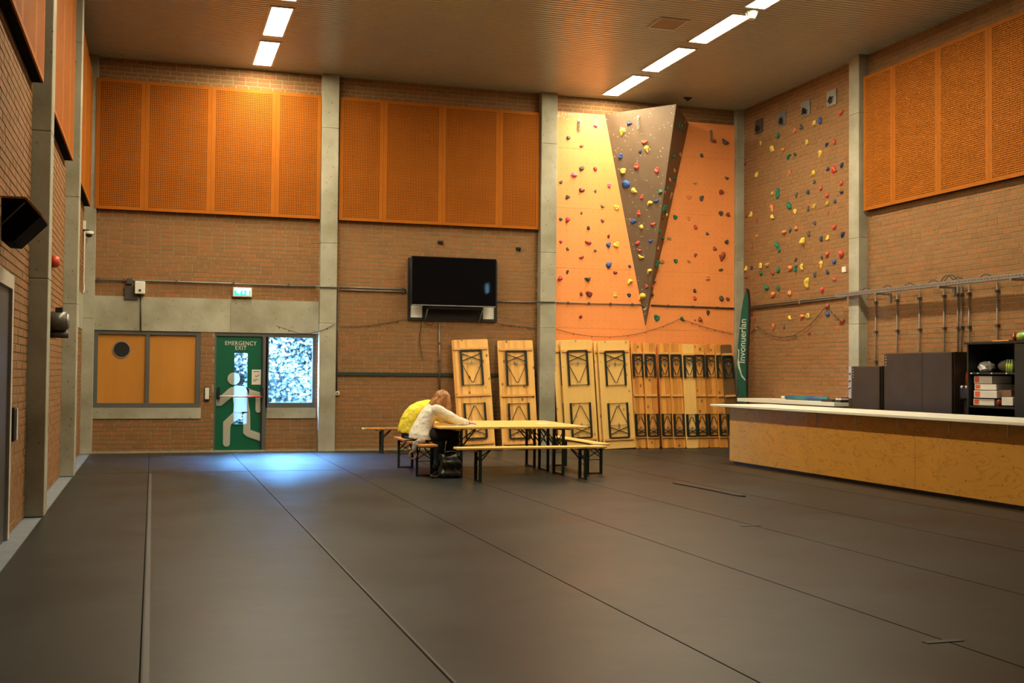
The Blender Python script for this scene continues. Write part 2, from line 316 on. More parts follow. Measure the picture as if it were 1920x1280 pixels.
def solid(name, mb, m, label, cat, loc=None, group=None, kind=None, smooth=False, bevel=0):
    """one-mesh thing, world coordinates, origin at its base centre"""
    if loc is None:
        xs = [p[0] for p in mb.v]; ys = [p[1] for p in mb.v]; zs = [p[2] for p in mb.v]
        loc = ((min(xs)+max(xs))/2, (min(ys)+max(ys))/2, min(zs))
    o = obj(name, mb.mesh(name, loc), m, None, smooth, loc, bevel); ORG[o.name] = Vector(loc); return tag(o, label, cat, group, kind)
def copy_tree(o, parent=None):
    c = o.copy(); COL.objects.link(c); c.parent = parent
    for ch in list(KIDS.get(o.name, [])): copy_tree(ch, c)
    return c
KIDS = {}
def index_kids():
    KIDS.clear()
    for o in bpy.data.objects:
        if o.parent: KIDS.setdefault(o.parent.name, []).append(o)
def text(name, body, size, m, parent, loc, rot, align='CENTER', ext=.001, sx=1.0, bold=0.0, space=1.0):
    cu = bpy.data.curves.new(name, 'FONT'); cu.body = body; cu.size = size; cu.align_x = align; cu.align_y = 'CENTER'; cu.extrude = ext; cu.offset = bold; cu.space_character = space
    cu.materials.append(M[m]); tmp = bpy.data.objects.new(name, cu); COL.objects.link(tmp); bpy.context.view_layer.update()
    me = bpy.data.meshes.new_from_object(tmp.evaluated_get(bpy.context.evaluated_depsgraph_get())); bpy.data.objects.remove(tmp)
    o = bpy.data.objects.new(name, me); COL.objects.link(o); o.parent = parent
    o.location = Vector(loc)-Vector(ORG.get(parent.name, (0, 0, 0))); o.rotation_euler = rot; o.scale = (sx, 1, 1); return o

W, H = 12.87, 7.01; YF = -24.5; ZP, ZT = 4.30, 6.61
PROUD = 0.006

# ================================================================== FLOOR
fl = obj('floor', MB().box(-.3, W+.3, YF-.2, .3, -.3, -.006).mesh('floor'), 'screed'); tag(fl, 'blue-grey concrete floor under the dark sheet covering', 'floor', kind='structure')
SE = [0.165, 1.157, 2.566, 3.977, 5.418, 6.83, 8.24, 9.65, 11.06, 12.47, W]
YC = -4.2
for i in range(len(SE)-1):
    for y0, y1 in ((YF, YC-.004), (YC+.004, -.012)):
        g = .006
        sh = obj('floor_sheet', MB().box(SE[i]+g*.5, SE[i+1]-g*.5, y0, y1, -.006, 0.0).mesh('floor_sheet'), 'floor', fl)
for X in SE[1:-1]:
    for y0, y1 in ((YF, YC-.01), (YC+.01, -.02)):
        obj('seam_strip', MB().box(X-.0045, X+.0045, y0, y1, -.004, .0012).mesh('seam_strip'), 'matte', fl)
obj('seam_strip', MB().box(SE[0], 6.8, YC-.005, YC+.005, -.004, .0012).mesh('seam_strip'), 'matte', fl)
obj('tape_line', MB().box(1.17, 1.20, -20.5, -4.3, 0, .002).mesh('tape_line'), 'tape', fl); obj('tape_line', MB().box(2.576, 2.586, -20.5, -4.3, 0, .002).mesh('tape_line'), 'tape', fl)

# ================================================================== WALLS with single bricks
SEGS = []
def lay_courses(rects, holes, seed):
    """running bond: returns (u0,u1,z0,z1) of every brick of a wall in its (u,z) plane"""
    rnd = random.Random(seed); out = []; CH, BH, BL, J = .077, .0645, .210, .011
    zmax = max(r[3] for r in rects); k = 0; SEGS.clear()
    while k*CH < zmax-.02:
        z0 = k*CH+.004; z1 = z0+BH; zc = (z0+z1)/2
        segs = [(a, b) for a, b, c, d in rects if c <= zc <= d]
        for ha, hb, hc, hd in holes:
            if hc < zc < hd:
                n = []
                for a, b in segs:
                    if hb <= a or ha >= b: n.append((a, b)); continue
                    if ha > a: n.append((a, ha))
                    if hb < b: n.append((hb, b))
                segs = n
        SEGS.extend((a, b, z0, min(z1, zmax)) for a, b in segs)
        for a, b in segs:
            u = a-rnd.choice((0, .5, .25, .75, .5, 0))*(BL+J)
            while u < b:
                L = BL if rnd.random() > .06 else .0995
                u0, u1 = max(u, a+.002), min(u+L, b-.002)
                if u1-u0 > .025: out.append((u0, u1, z0, min(z1, zmax)))
                u += L+J
        k += 1
    return out
_ub = MB(); _ub.add([(0, -1, 0), (1, -1, 0), (1, -1, 1), (0, -1, 1), (0, 0, 0), (1, 0, 0), (1, 0, 1), (0, 0, 1)], [(0, 1, 2, 3), (0, 4, 5, 1), (1, 5, 6, 2), (2, 6, 7, 3), (3, 7, 4, 0)])
UNIT = _ub.mesh('brick_unit'); UNIT.materials.append(M['brick'])
def brick_wall(wall, bricks, to_world, rotz):
    """the 300 that show largest become objects, the others one joined part"""
    sc = []
    for q in bricks:
        P = [proj(to_world(u, -.0, z)) for u, z in ((q[0], q[2]), (q[1], q[2]), (q[1], q[3]), (q[0], q[3]))]
        ar = 0
        if all(p[2] > 0 for p in P) and all(-5 < p[0] < 1925 and -5 < p[1] < 1285 for p in P):
            ar = abs(sum(P[i][0]*P[(i+1) % 4][1]-P[(i+1) % 4][0]*P[i][1] for i in range(4))/2)
        sc.append((ar, q))
    sc.sort(key=lambda t: -t[0]); rest = MB(); pr = random.Random(3)
    for i, (a, q) in enumerate(sc):
        pd = PROUD+pr.uniform(-.0015, .0015)
        if i < 300 and a > 0:
            o = bpy.data.objects.new('brick', UNIT); COL.objects.link(o); o.parent = wall
            o.location = to_world(q[0], 0, q[2]); o.scale = (q[1]-q[0], pd, q[3]-q[2]); o.rotation_euler = (0, 0, rotz)
        else:
            p = [to_world(u, d, z) for d in (-pd, 0) for u, z in ((q[0], q[2]), (q[1], q[2]), (q[1], q[3]), (q[0], q[3]))]
            rest.add(p, [(0, 1, 2, 3), (0, 4, 5, 1), (1, 5, 6, 2), (2, 6, 7, 3), (3, 7, 4, 0)])
    fill = MB(); fd = -(PROUD-.0032)                        # head joints pointed almost flush, bed joints stay raked back
    for a, b, z0, z1 in SEGS:
        p = [to_world(u, d, z) for d in (fd, 0) for u, z in ((a, z0), (b, z0), (b, z1), (a, z1))]
        fill.add(p, [(0, 1, 2, 3), (0, 4, 5, 1), (2, 6, 7, 3)])
    me = bpy.data.meshes.new('head_joints'); me.from_pydata(fill.v, [], fill.f); o = obj('head_joints', me, 'mortar', wall); o['kind'] = 'stuff'
    me = bpy.data.meshes.new('brickwork'); me.from_pydata(rest.v, [], rest.f)
    o = obj('brickwork', me, 'brick', wall); o['kind'] = 'stuff'

# --- back wall (mortar face at y=PROUD, brick faces at y=0)
mb = MB(); y0, y1 = PROUD, .30
WX0, WX1, DX0, DX1, ZL = .19, 2.01, 2.25, 4.085, 2.17
mb.box(-.3, WX0, y0, y1, 0, H+.25); mb.box(WX0, WX1, y0, y1, 0, .70); mb.box(WX1, DX0, y0, y1, 0, ZL); mb.box(3.19, DX1, y0, y1, 0, .70)
mb.box(WX0, DX1, y0, y1, ZL, H+.25); mb.box(DX1, W+.3, y0, y1, 0, H+.25)
wb = obj('wall_back', mb.mesh('wall_back'), 'mortar'); tag(wb, 'back brick wall with emergency exit, television and climbing boards', 'wall', kind='structure')
rects = [(.19, 4.12, 0, H), (4.44, 8.41, 0, H), (8.74, 12.71, 6.6, H)]
holes = [(WX0, WX1, .60, ZL), (DX0, 3.19, 0, ZL), (3.19, DX1, .60, ZL), (.19, 4.12, ZL, 2.775), (.25, 4.02, ZP+.1, ZT-.1), (4.5, 8.34, ZP+.1, ZT-.1), (5.85, 7.5, 2.55, 3.6)]
brick_wall(wb, lay_courses(rects, holes, 11), lambda u, d, z: Vector((u, PROUD+d, z)), 0)

# --- left wall, faces +X
wl = obj('wall_left', MB().box(-.3, -PROUD, YF-.3, .3, 0, H+.25).mesh('wall_left'), 'mortar'); tag(wl, 'left brick wall with tall concrete columns', 'wall', kind='structure')
# u runs along +Y for the wall seen from the room's right: local x -> +Y, outward local -Y -> +X (rotz = +90 deg)
rects = [(-4.27, -.10, 0, H), (-8.87, -4.60, 0, H), (-13.6, -9.20, 0, H)]
holes = [(-1.7, -.1, 2.17, 2.77), (-4.2, -.2, ZP+.1, ZT-.1), (-8.8, -4.7, ZP+.1, ZT-.1), (-13.4, -9.3, ZP+.1, ZT-.1), (-12.95, -10.72, 0, 2.27)]
brick_wall(wl, lay_courses(rects, holes, 12), lambda u, d, z: Vector((-PROUD-d, u, z)), PI/2)
# --- right wall, faces -X : local x -> -Y
wr = obj('wall_right', MB().box(W+PROUD, W+.3, -19.62, .3, 0, H+.25).box(W+PROUD, W+.3, YF-.3, -19.98, 0, H+.25).box(W+PROUD, W+.3, -19.98, -19.62, 0, 4.42).box(W+PROUD, W+.3, -19.98, -19.62, 4.78, H+.25).mesh('wall_right'), 'mortar'); tag(wr, 'right brick wall dotted with climbing holds behind the bar', 'wall', kind='structure')
rects = [(.14, 4.20, 0, H), (4.50, 9.6, 0, H)]
holes = [(4.6, 9.5, ZP+.1, ZT-.1)]
brick_wall(wr, lay_courses(rects, holes, 13), lambda u, d, z: Vector((W+PROUD+d, -u, z)), -PI/2)
wf = obj('wall_front', MB().box(-.3, W+.3, YF-.3, YF, 0, H+.25).mesh('wall_front'), 'brickfar'); tag(wf, 'brick wall behind the viewer', 'wall', kind='structure')
pn = obj('window_3', MB().box(W+.10, W+.106, -19.98, -19.62, 4.42, 4.78).mesh('window_3'), 'glass'); tag(pn, 'small high window in the right wall behind the viewer', 'window', kind='structure')

# --- concrete columns and beams
def column(x0, x1, y0, y1, label, z1=H):
    mb = MB(); zz = [0, 2.37, 3.85, 6.0, z1]
    for za, zb in zip(zz[:-1], zz[1:]): mb.box(x0, x1, y0, y1, za, zb-.002)
    return solid('concrete_column', mb, 'concrete', label, 'column', kind='structure', bevel=.008)
column(4.115, 4.425, -.18, .1, 'concrete column between the emergency exit window and the television wall')
column(8.405, 8.735, -.18, .1, 'concrete column between the television wall and orange climbing boards')
column(-.1, .195, -.10, .1, 'narrow concrete column in the back left corner')
column(12.70, W+.1, -.12, .1, 'concrete column in the corner behind the green banner')
column(-.1, .18, -9.20, -8.87, 'concrete column on the left wall nearest the viewer')
column(-.1, .18, -4.60, -4.27, 'concrete column on the left wall past the grey motor')
column(12.69, W+.1, -4.50, -4.20, 'concrete column on the right wall beside the bar fridge')
solid('concrete_lintel', MB().box(.195, 2.52, -.012, .25, ZL, 2.775), 'concrete', 'long concrete lintel above the boarded window', 'lintel', kind='structure')
solid('concrete_lintel', MB().box(2.525, 4.115, -.012, .25, ZL, 2.775), 'concrete', 'concrete lintel above the emergency exit door', 'lintel', kind='structure')
solid('concrete_lintel', MB().box(-.2, .006, -1.7, -.1, ZL, 2.77), 'concrete', 'short concrete lintel block on the left wall by the corner', 'lintel', kind='structure')
solid('concrete_sill', MB().box(.18, 2.03, -.02, .2, .61, .80), 'concrete', 'concrete sill under the boarded window', 'sill', kind='structure')
solid('concrete_sill', MB().box(3.20, 4.09, -.02, .2, .61, .80), 'concrete', 'concrete sill under the ivy window', 'sill', kind='structure')
solid('baseboard_back', MB().box(.195, 2.25, -.015, .01, 0, .035).box(3.2, 4.11, -.015, .01, 0, .035).box(4.43, 8.4, -.015, .01, 0, .035), 'mortar', 'low pale skirting strip along the back wall', 'skirting', kind='structure')

# ================================================================== CEILING
ce = obj('ceiling', MB().box(-.4, W+.4, YF-.4, .4, H+.03, H+.3).mesh('ceiling'), 'void'); tag(ce, 'beige metal slat ceiling', 'ceiling', kind='structure')
sm = MB().add([(.0, -.038, .03), (.0, -.038, .004), (.0, -.032, 0), (.0, .032, 0), (.0, .038, .004), (.0, .038, .03)] + [(W, -.038, .03), (W, -.038, .004), (W, -.032, 0), (W, .032, 0), (W, .038, .004), (W, .038, .03)],
              [(i, i+1, i+7, i+6) for i in range(5)]).mesh('slat'); sm.materials.append(M['slat'])
for i in range(244):
    o = bpy.data.objects.new('slat', sm); COL.objects.link(o); o.parent = ce; o.location = (0, -.05-.1*i, H)

def ceiling_lamp(x, y0, y1, label):
    t = thing('ceiling_lamp', label, 'lamp', (x, (y0+y1)/2, H-.02), 'recessed ceiling lamps')
    f = MB(); a, b, e = x-.19, x+.19, .035; zb, zt = H-.014, H+.02
    f.box(a, a+e, y0-e, y1+e, zb, zt).box(b-e, b, y0-e, y1+e, zb, zt).box(a+e, b-e, y0-e, y0, zb, zt).box(a+e, b-e, y1, y1+e, zb, zt)
    part('frame', f, 'lampframe', t)
    part('diffuser', MB().box(a+e, b-e, y0, y1, H-.005, H+.01), 'lamp', t)
LY = [-.41-1.925*i for i in range(12)]
for i, y in enumerate(LY):
    o = ('first', 'second', 'third', 'fourth', 'fifth', 'sixth', 'seventh', 'eighth', 'ninth', 'tenth', 'eleventh', 'twelfth')[i]
    if i < 5: ceiling_lamp(9.755, y-1.52, y, 'bright lamp panel, %s from the back wall in the row over the bar side' % o)
    if i < 6: ceiling_lamp(2.985, y-1.52, y, 'bright lamp panel, %s from the back wall in the row over the exit side' % o)
t = thing('ceiling_hatch', 'square tan access hatch set into the slat ceiling', 'hatch', (8.86, -5.02, H-.02))
part('hatch_panel', MB().box(8.65, 9.08, -5.26, -4.78, H-.012, H+.01), 'hatch', t)
f = MB(); f.box(8.62, 8.65, -5.29, -4.75, H-.016, H+.01).box(9.08, 9.11, -5.29, -4.75, H-.016, H+.01).box(8.65, 9.08, -5.29, -5.26, H-.016, H+.01).box(8.65, 9.08, -4.78, -4.75, H-.016, H+.01); part('hatch_frame', f, 'lampframe', t)
t = thing('ceiling_sensor', 'pale conical sensor hanging from the ceiling between two lamps', 'sensor', (9.80, -6.0, H-.12))
part('sensor_base', MB().tube([(9.8, -6.0, H), (9.8, -6.0, H-.03)], .10, 14), 'white', t)
part('sensor_cone', MB().tube([(9.8, -6.0, H-.03), (9.79, -6.02, H-.13)], [.095, .045], 14), 'white', t)
solid('ceiling_bracket', MB().prism([(11.22, H), (11.40, H), (11.31, H-.07)], -.73, -.66, 1), 'black', 'small black bracket on the ceiling above the climbing boards', 'bracket')

# ================================================================== PERFORATED PANELS
def perforated(w, h):
    mx, P, R = .055, .0315, .0102; nx = int((w-2*mx+.006)/P); nz = int((h-2*mx+.006)/P); ox = (w-nx*P)/2; oz = (h-nz*P)/2
    vs = []; fs = []; oc = [(math.cos(PI/4*k), math.sin(PI/4*k)) for k in range(8)]; sq = [(1, 0), (1, 1), (0, 1), (-1, 1), (-1, 0), (-1, -1), (0, -1), (1, -1)]
    idx = {}
    def gv(i, j):
        k = (i, j)
        if k not in idx: idx[k] = len(vs); vs.append((ox+i*P/2, 0, oz+j*P/2))
        return idx[k]
    for a in range(nx):
        for b in range(nz):
            cx, cz = ox+(a+.5)*P, oz+(b+.5)*P; n = len(vs)
            for dx, dz in oc: vs.append((cx+R*dx, 0, cz+R*dz))
            for dx, dz in oc: vs.append((cx+R*dx, .012, cz+R*dz))
            g = [gv(2*a+1+dx, 2*b+1+dz) for dx, dz in sq]
            for k in range(8):
                k2 = (k+1) % 8; fs.append((g[k], g[k2], n+k2, n+k)); fs.append((n+k, n+k2, n+8+k2, n+8+k))
    # border, back edge
    n = len(vs); X0, X1, Z0, Z1 = ox, w-ox, oz, h-oz
    for y in (0,):
        vs += [(0, y, 0), (w, y, 0), (w, y, h), (0, y, h), (X0, y, Z0), (X1, y, Z0), (X1, y, Z1), (X0, y, Z1)]
    vs += [(0, .018, 0), (w, .018, 0), (w, .018, h), (0, .018, h)]
    for k in range(4):
        k2 = (k+1) % 4; fs.append((n+k, n+k2, n+4+k2, n+4+k)); fs.append((n+k, n+8+k, n+8+k2, n+k2))
    me = bpy.data.meshes.new('perforated_sheet'); me.from_pydata(vs, [], fs); me.materials.append(M['perf']); return me
PS_N = perforated(.825, ZT-ZP); PS_W = perforated(1.14, ZT-ZP)
def acoustic(label, origin, rotz, flip=False, off=.11, last=4):
    """row of four sheets; local x along the wall, local -y into the room"""
    t = thing('acoustic_panel', label, 'acoustic panel', origin, 'perforated acoustic panels'); t.rotation_euler = (0, 0, rotz); x = 0
    for k, (me, wd) in enumerate(((PS_N, .825), (PS_W, 1.14), (PS_W, 1.14), (PS_N, .825))[:last]):
        o = bpy.data.objects.new('perforated_sheet', me); COL.objects.link(o); o.parent = t; o.location = (x, -off, 0); x += wd+.003
    TW = x
    b = MB().box(.02, TW-.02, -off+.03, -off+.034, .02, ZT-ZP-.02); o = obj('felt_backing', b.mesh('felt_backing'), 'felt', t)
    b = MB().box(.004, TW-.004, -off+.019, 0, .004, .06).box(.04, TW-.04, -off+.034, 0, ZT-ZP-.075, ZT-ZP-.03).box(.04, .08, -off+.034, 0, .075, ZT-ZP-.075).box(TW-.08, TW-.04, -off+.034, 0, .075, ZT-ZP-.075)
    obj('support_frame', b.mesh('support_frame'), 'matte', t)
acoustic('orange perforated acoustic panel above the emergency exit', (.165, 0, ZP), 0)
acoustic('orange perforated acoustic panel above the television', (4.455, 0, ZP), 0)
acoustic('orange perforated acoustic panel on the right wall above the bar', (W, -4.53, ZP), -PI/2)
acoustic('orange perforated acoustic panel on the left wall next to the back corner', (0, -4.22, ZP), PI/2)
acoustic('orange perforated acoustic panel on the left wall between the two columns', (0, -8.80, ZP), PI/2)
acoustic('orange perforated acoustic panel on the left wall nearest the viewer', (0, -13.25, ZP), PI/2)

# ================================================================== WINDOWS AND DOOR (back wall)
YD = .05
w1 = thing('window_1', 'grey framed window boarded with two orange plywood sheets', 'window', (1.1, YD, .80), kind='structure')
f = MB(); fy0, fy1 = .01, .09
for a, b, c, d in ((WX0, WX1, ZL-.065, ZL), (WX0, WX1, .80, .885), (WX0, .262, .885, ZL-.065), (1.93, WX1, .885, ZL-.065), (1.065, 1.135, .885, ZL-.065)): f.box(a, b, fy0, fy1, c, d)
part('window_frame', f, 'grey', w1)
part('plywood_sheet', MB().box(.262, 1.065, .05, .07, .885, ZL-.065), 'ply', w1); part('plywood_sheet', MB().box(1.135, 1.93, .05, .07, .885, ZL-.065), 'ply', w1)
c = PB(228, 655, .05); ring = MB(); n = 28
ho = MB().add([(c.x+.135*math.cos(2*PI*k/n), .047, c.z+.135*math.sin(2*PI*k/n)) for k in range(n)], [tuple(range(n))]); part('duct_hole', ho, 'black', w1)
vs = []; fs = []
for k in range(n):
    ca, sa = math.cos(2*PI*k/n), math.sin(2*PI*k/n)
    for r, y in ((.152, .049), (.152, .038), (.133, .038), (.133, .049)): vs.append((c.x+r*ca, y, c.z+r*sa))
for k in range(n):
    for j in range(3): fs.append((4*k+j, 4*((k+1) % n)+j, 4*((k+1) % n)+j+1, 4*k+j+1))
part('duct_ring', MB().add(vs, fs), 'steel', w1)

w2 = thing('window_2', 'grey framed window with bright ivy outside, beside the exit door', 'window', (3.64, YD, .80), kind='structure')
f = MB()
for a, b, c_, d in ((3.17, DX1, ZL-.075, ZL), (3.17, DX1, .80, .90), (3.17, 3.225, .90, ZL-.075), (4.02, DX1, .90, ZL-.075)): f.box(a, b, fy0, fy1, c_, d)
part('window_frame', f, 'grey', w2)
part('pane', MB().box(3.225, 4.02, .05, .056, .90, ZL-.075), 'glass', w2)

d1 = thing('door_1', 'green emergency exit door with white running figure and narrow glazed slot', 'door', (2.7, YD, 0), kind='structure')
f = MB(); f.box(DX0, 2.285, fy0, fy1, 0, ZL).box(2.285, 3.17, fy0, fy1, ZL-.065, ZL).box(3.105, 3.20, fy0, fy1, 0, ZL-.065); part('door_frame', f, 'grey', d1)
gx0, gx1, gz0, gz1 = 2.605, 2.845, .50, 1.80
lf = MB(); X0, X1, Z0, Z1 = 2.28, 3.112, .028, 2.112
lf.box(X0, gx0, .035, .075, Z0, Z1).box(gx1, X1, .035, .075, Z0, Z1).box(gx0, gx1, .035, .075, Z0, gz0).box(gx0, gx1, .035, .075, gz1, Z1)
leaf = part('door_leaf', lf, 'green', d1)
part('pane', MB().box(gx0, gx1, .05, .056, gz0, gz1), 'glass', d1)
f = MB(); e = .018; f.box(gx0-e, gx0+.004, .026, .05, gz0-e, gz1+e).box(gx1-.004, gx1+e, .026, .05, gz0-e, gz1+e).box(gx0, gx1, .026, .05, gz0-e, gz0+.004).box(gx0, gx1, .026, .05, gz1-.004, gz1+e); part('glazing_bead', f, 'green', d1)
def dc(X, Y): return PB(380+X/4.925, 600+Y/4.925, .032)      # crop pixel of the door -> door plane
def flat(polys, y0, y1):
    mb = MB()
    for p in polys: mb.prism([(q.x, q.z) for q in p], y0, y1, 1)
    return mb
cc = dc(287, 540); rr = abs(dc(345, 540).x-cc.x)
head = [Vector((cc.x+rr*math.cos(2*PI*k/24), 0, cc.z+rr*math.sin(2*PI*k/24))) for k in range(24)]
def capp(cx, y, r, top):   # rounded lower end between x-r..x+r
    return [dc(cx+r*math.cos(a), y+r*math.sin(a)) for a in [PI*k/8 for k in range(9)]]
torso = [dc(*q) for q in ((262, 620), (320, 606), (395, 610), (430, 640), (418, 720), (425, 780), (438, 850), (380, 860), (283, 850), (288, 780), (276, 705))]
larm = [dc(*q) for q in ((262, 620), (276, 705), (172, 790), (124, 790), (124, 738), (236, 636))]
rarm = [dc(*q) for q in ((395, 610), (440, 640), (536, 668), (536, 712), (488, 712), (424, 690))]
fore = [dc(488, 712), dc(536, 712)]+capp(512, 830, 24, 0)
fleg = [dc(*q) for q in ((283, 850), (380, 855), (360, 890), (262, 962), (254, 1000))]+capp(219, 1135, 32, 0)+[dc(187, 1130), dc(188, 940)]
bleg = [dc(*q) for q in ((360, 845), (438, 850), (440, 1012), (534, 1045), (534, 1118), (410, 1076), (374, 1045), (374, 900))]
part('running_figure', flat([head, torso, larm, rarm, fore, fleg, bleg], .020, .0255), 'film', d1)
p = dc(352, 215); text('lettering', 'EMERGENCY', .106, 'white', d1, (p.x, .032, p.z), (PI/2, 0, 0), sx=.86, space=1.12)
p = dc(352, 258); text('lettering', 'EXIT', .106, 'white', d1, (p.x, .032, p.z), (PI/2, 0, 0), sx=.86, space=1.12)
p0, p1 = dc(452, 595), dc(542, 457); part('notice', MB().box(p0.x, p1.x, .028, .034, p0.z, p1.z), 'white', d1)
a = dc(485, 512); b = dc(495, 524); c3 = dc(522, 502); tk = MB().bar((a.x, .026, a.z), (b.x, .026, b.z), .012, .004, (0, 1, 0)).bar((b.x, .026, b.z), (c3.x, .026, c3.z), .012, .004, (0, 1, 0))
for yy, x0, x1 in ((475, 465, 525), (548, 465, 512), (562, 465, 492)):
    a = dc(x0, yy); b = dc(x1, yy); tk.box(a.x, b.x, .026, .028, a.z-.006, a.z+.006)
part('notice_print', tk, 'grey', d1)
L0, L1, L2 = dc(150, 702), dc(395, 705), dc(545, 705)
part('push_bar', MB().tube([(L0.x, -.06, L0.z), (L1.x, -.06, L1.z)], .017, 10), 'white', d1, True)
part('push_bar', MB().tube([(L1.x, -.06, L1.z), (L2.x, -.06, L2.z)], .017, 10), 'redbell', d1, True)
for xx in (148, 545):
    a = dc(xx, 620); b = dc(xx, 725); part('bar_bracket', MB().box(a.x-.025, a.x+.025, -.03, .036, b.z, a.z).box(a.x-.018, a.x+.018, -.075, -.03, L0.z-.03, L0.z+.06), 'black', d1)
part('hinge_rail', MB().box(3.085, 3.115, .0, .036, .05, 2.08), 'black', d1)
t = thing('card_reader', 'cream card reader on the brick strip between boarded window and exit door', 'card reader', (2.13, 0, .95)); part('reader_back', MB().box(2.085, 2.175, -.03, 0, .93, 1.18), 'black', t); part('reader_face', MB().box(2.095, 2.167, -.05, -.03, .955, 1.165), 'white', t, bevel=.006)
solid('door_threshold', MB().box(DX0, 3.19, -.03, .1, 0, .03), 'concrete', 'concrete threshold under the emergency exit door', 'threshold', kind='structure')
# daylight side
solid('ground_outside', MB().box(-4, 9, .3, 9, -.35, -.05), 'earth', 'pale paving outside the exit door', 'ground', kind='structure')
rn = random.Random(5); lv = []; lfc = []
def leafq(p, s, nrm):
    u = nrm.orthogonal().normalized(); a = rn.uniform(0, 2*PI); u = u*math.cos(a)+nrm.cross(u)*math.sin(a); v = nrm.cross(u); n = len(lv)
    for q in (p-u*s, p-v*s*.7+nrm*s*.12, p+u*s, p+v*s*.7+nrm*s*.12): lv.append(tuple(q))
    lfc.append((n, n+1, n+2)); lfc.append((n, n+2, n+3))
for k in range(16000):
    x = rn.uniform(.6, 6.4); z = rn.uniform(-.05, 2.75); y = 2.0+.55*math.sin(x*2.3+z*1.4)*math.sin(z*1.7)+rn.uniform(-.28, .28)-.25*z*0
    leafq(Vector((x, y, z)), rn.uniform(.028, .058), Vector((rn.uniform(-.8, .8), -1+rn.uniform(-.3, .3), rn.uniform(-.1, 1.3))).normalized())
me = bpy.data.meshes.new('ivy_hedge'); me.from_pydata(lv, [], lfc); o = obj('ivy_hedge', me, 'leaf'); tag(o, 'pale ivy hedge outside the window and exit door', 'hedge', kind='stuff')
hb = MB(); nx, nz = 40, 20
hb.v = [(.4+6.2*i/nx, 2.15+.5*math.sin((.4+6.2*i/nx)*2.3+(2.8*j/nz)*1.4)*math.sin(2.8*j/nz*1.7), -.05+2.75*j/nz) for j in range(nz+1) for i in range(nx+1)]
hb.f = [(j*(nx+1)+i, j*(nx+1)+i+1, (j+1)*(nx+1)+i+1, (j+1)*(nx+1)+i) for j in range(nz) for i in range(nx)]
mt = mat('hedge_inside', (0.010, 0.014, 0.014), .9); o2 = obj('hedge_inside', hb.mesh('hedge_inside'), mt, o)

# ================================================================== CLIMBING WALL
YB = -.045   # front face of the orange boards
cw = thing('climbing_wall', 'tall orange climbing wall with a brown overhanging wedge', 'climbing wall', (10.7, YB, 0))
rows = [0.012, 1.19, 2.38, 3.575, 4.77, 5.965, 6.685]; mid = 10.73
for i in range(6):
    for a, b in ((8.742, mid-.0015), (mid+.0015, 12.695)):
        part('board', MB().box(a, b, YB, -.02, rows[i]+.0015, rows[i+1]-.0015), 'orange', cw)
LT, AP, RT, RW = PB(1134, 214, YB-.001), PB(1210, 611, YB-.001), PB(1268, 195, -1.2), PB(1291.5, 232, YB-.001)
def fnorm(a, b, c):
    n = (b-a).cross(c-a).normalized(); return n if n.y < 0 else -n
NW, NS = fnorm(LT, AP, RT), fnorm(RT, AP, RW)
if NS.x < 0: NS = -NS
TH = .02
def slab(a, b, c, n, th):
    q = [a, b, c]; return MB().add(q+[p-n*th for p in q], [(0, 1, 2), (5, 4, 3), (0, 3, 4, 1), (1, 4, 5, 2), (2, 5, 3, 0)])
part('wedge_face', slab(LT, AP, RT, NW, TH), 'wedge', cw); part('wedge_side', slab(RT, AP, RW, NS, TH), 'wedge', cw)
part('wedge_top', MB().add([LT, RT, RW], [(0, 1, 2)]), 'wedge', cw)
# bolt-hole grid
def disc(mb, p, n, r, k=6):
    n = n.normalized(); u = n.orthogonal().normalized(); v = n.cross(u)
    mb.add([p+n*.0012+(u*math.cos(2*PI*i/k)+v*math.sin(2*PI*i/k))*r for i in range(k)], [tuple(range(k))])
dots = MB(); NB = Vector((0, -1, 0))
z = .35
def in_wedge(x, z):
    for_z = (z-AP.z)/(LT.z-AP.z)
    return z > AP.z and AP.x+(LT.x-AP.x)*for_z-.03 < x < AP.x+(RW.x-AP.x)*for_z+.03
while z < 6.6:
    x = 8.86
    while x < 12.66:
        if not in_wedge(x, z): disc(dots, Vector((x, YB, z)), NB, .0062)
        x += .1365
    z += .1365
o = part('bolt_holes', dots, 'dot', cw); o['kind'] = 'stuff'
rs = random.Random(9); chalk = MB()
for k in range(140):
    u, v = rs.random(), rs.random()
    if u+v > 1: u, v = 1-u, 1-v
    disc(chalk, LT+(AP-LT)*u+(RT-LT)*v, NW, rs.uniform(.004, .010), 5)
for k in range(60): disc(chalk, Vector((rs.uniform(8.78, 9.3), YB, 6.66-abs(rs.gauss(0, .05)))), NB, rs.uniform(.004, .012), 5)
o = part('chalk_marks', chalk, 'speck', cw); o['kind'] = 'stuff'

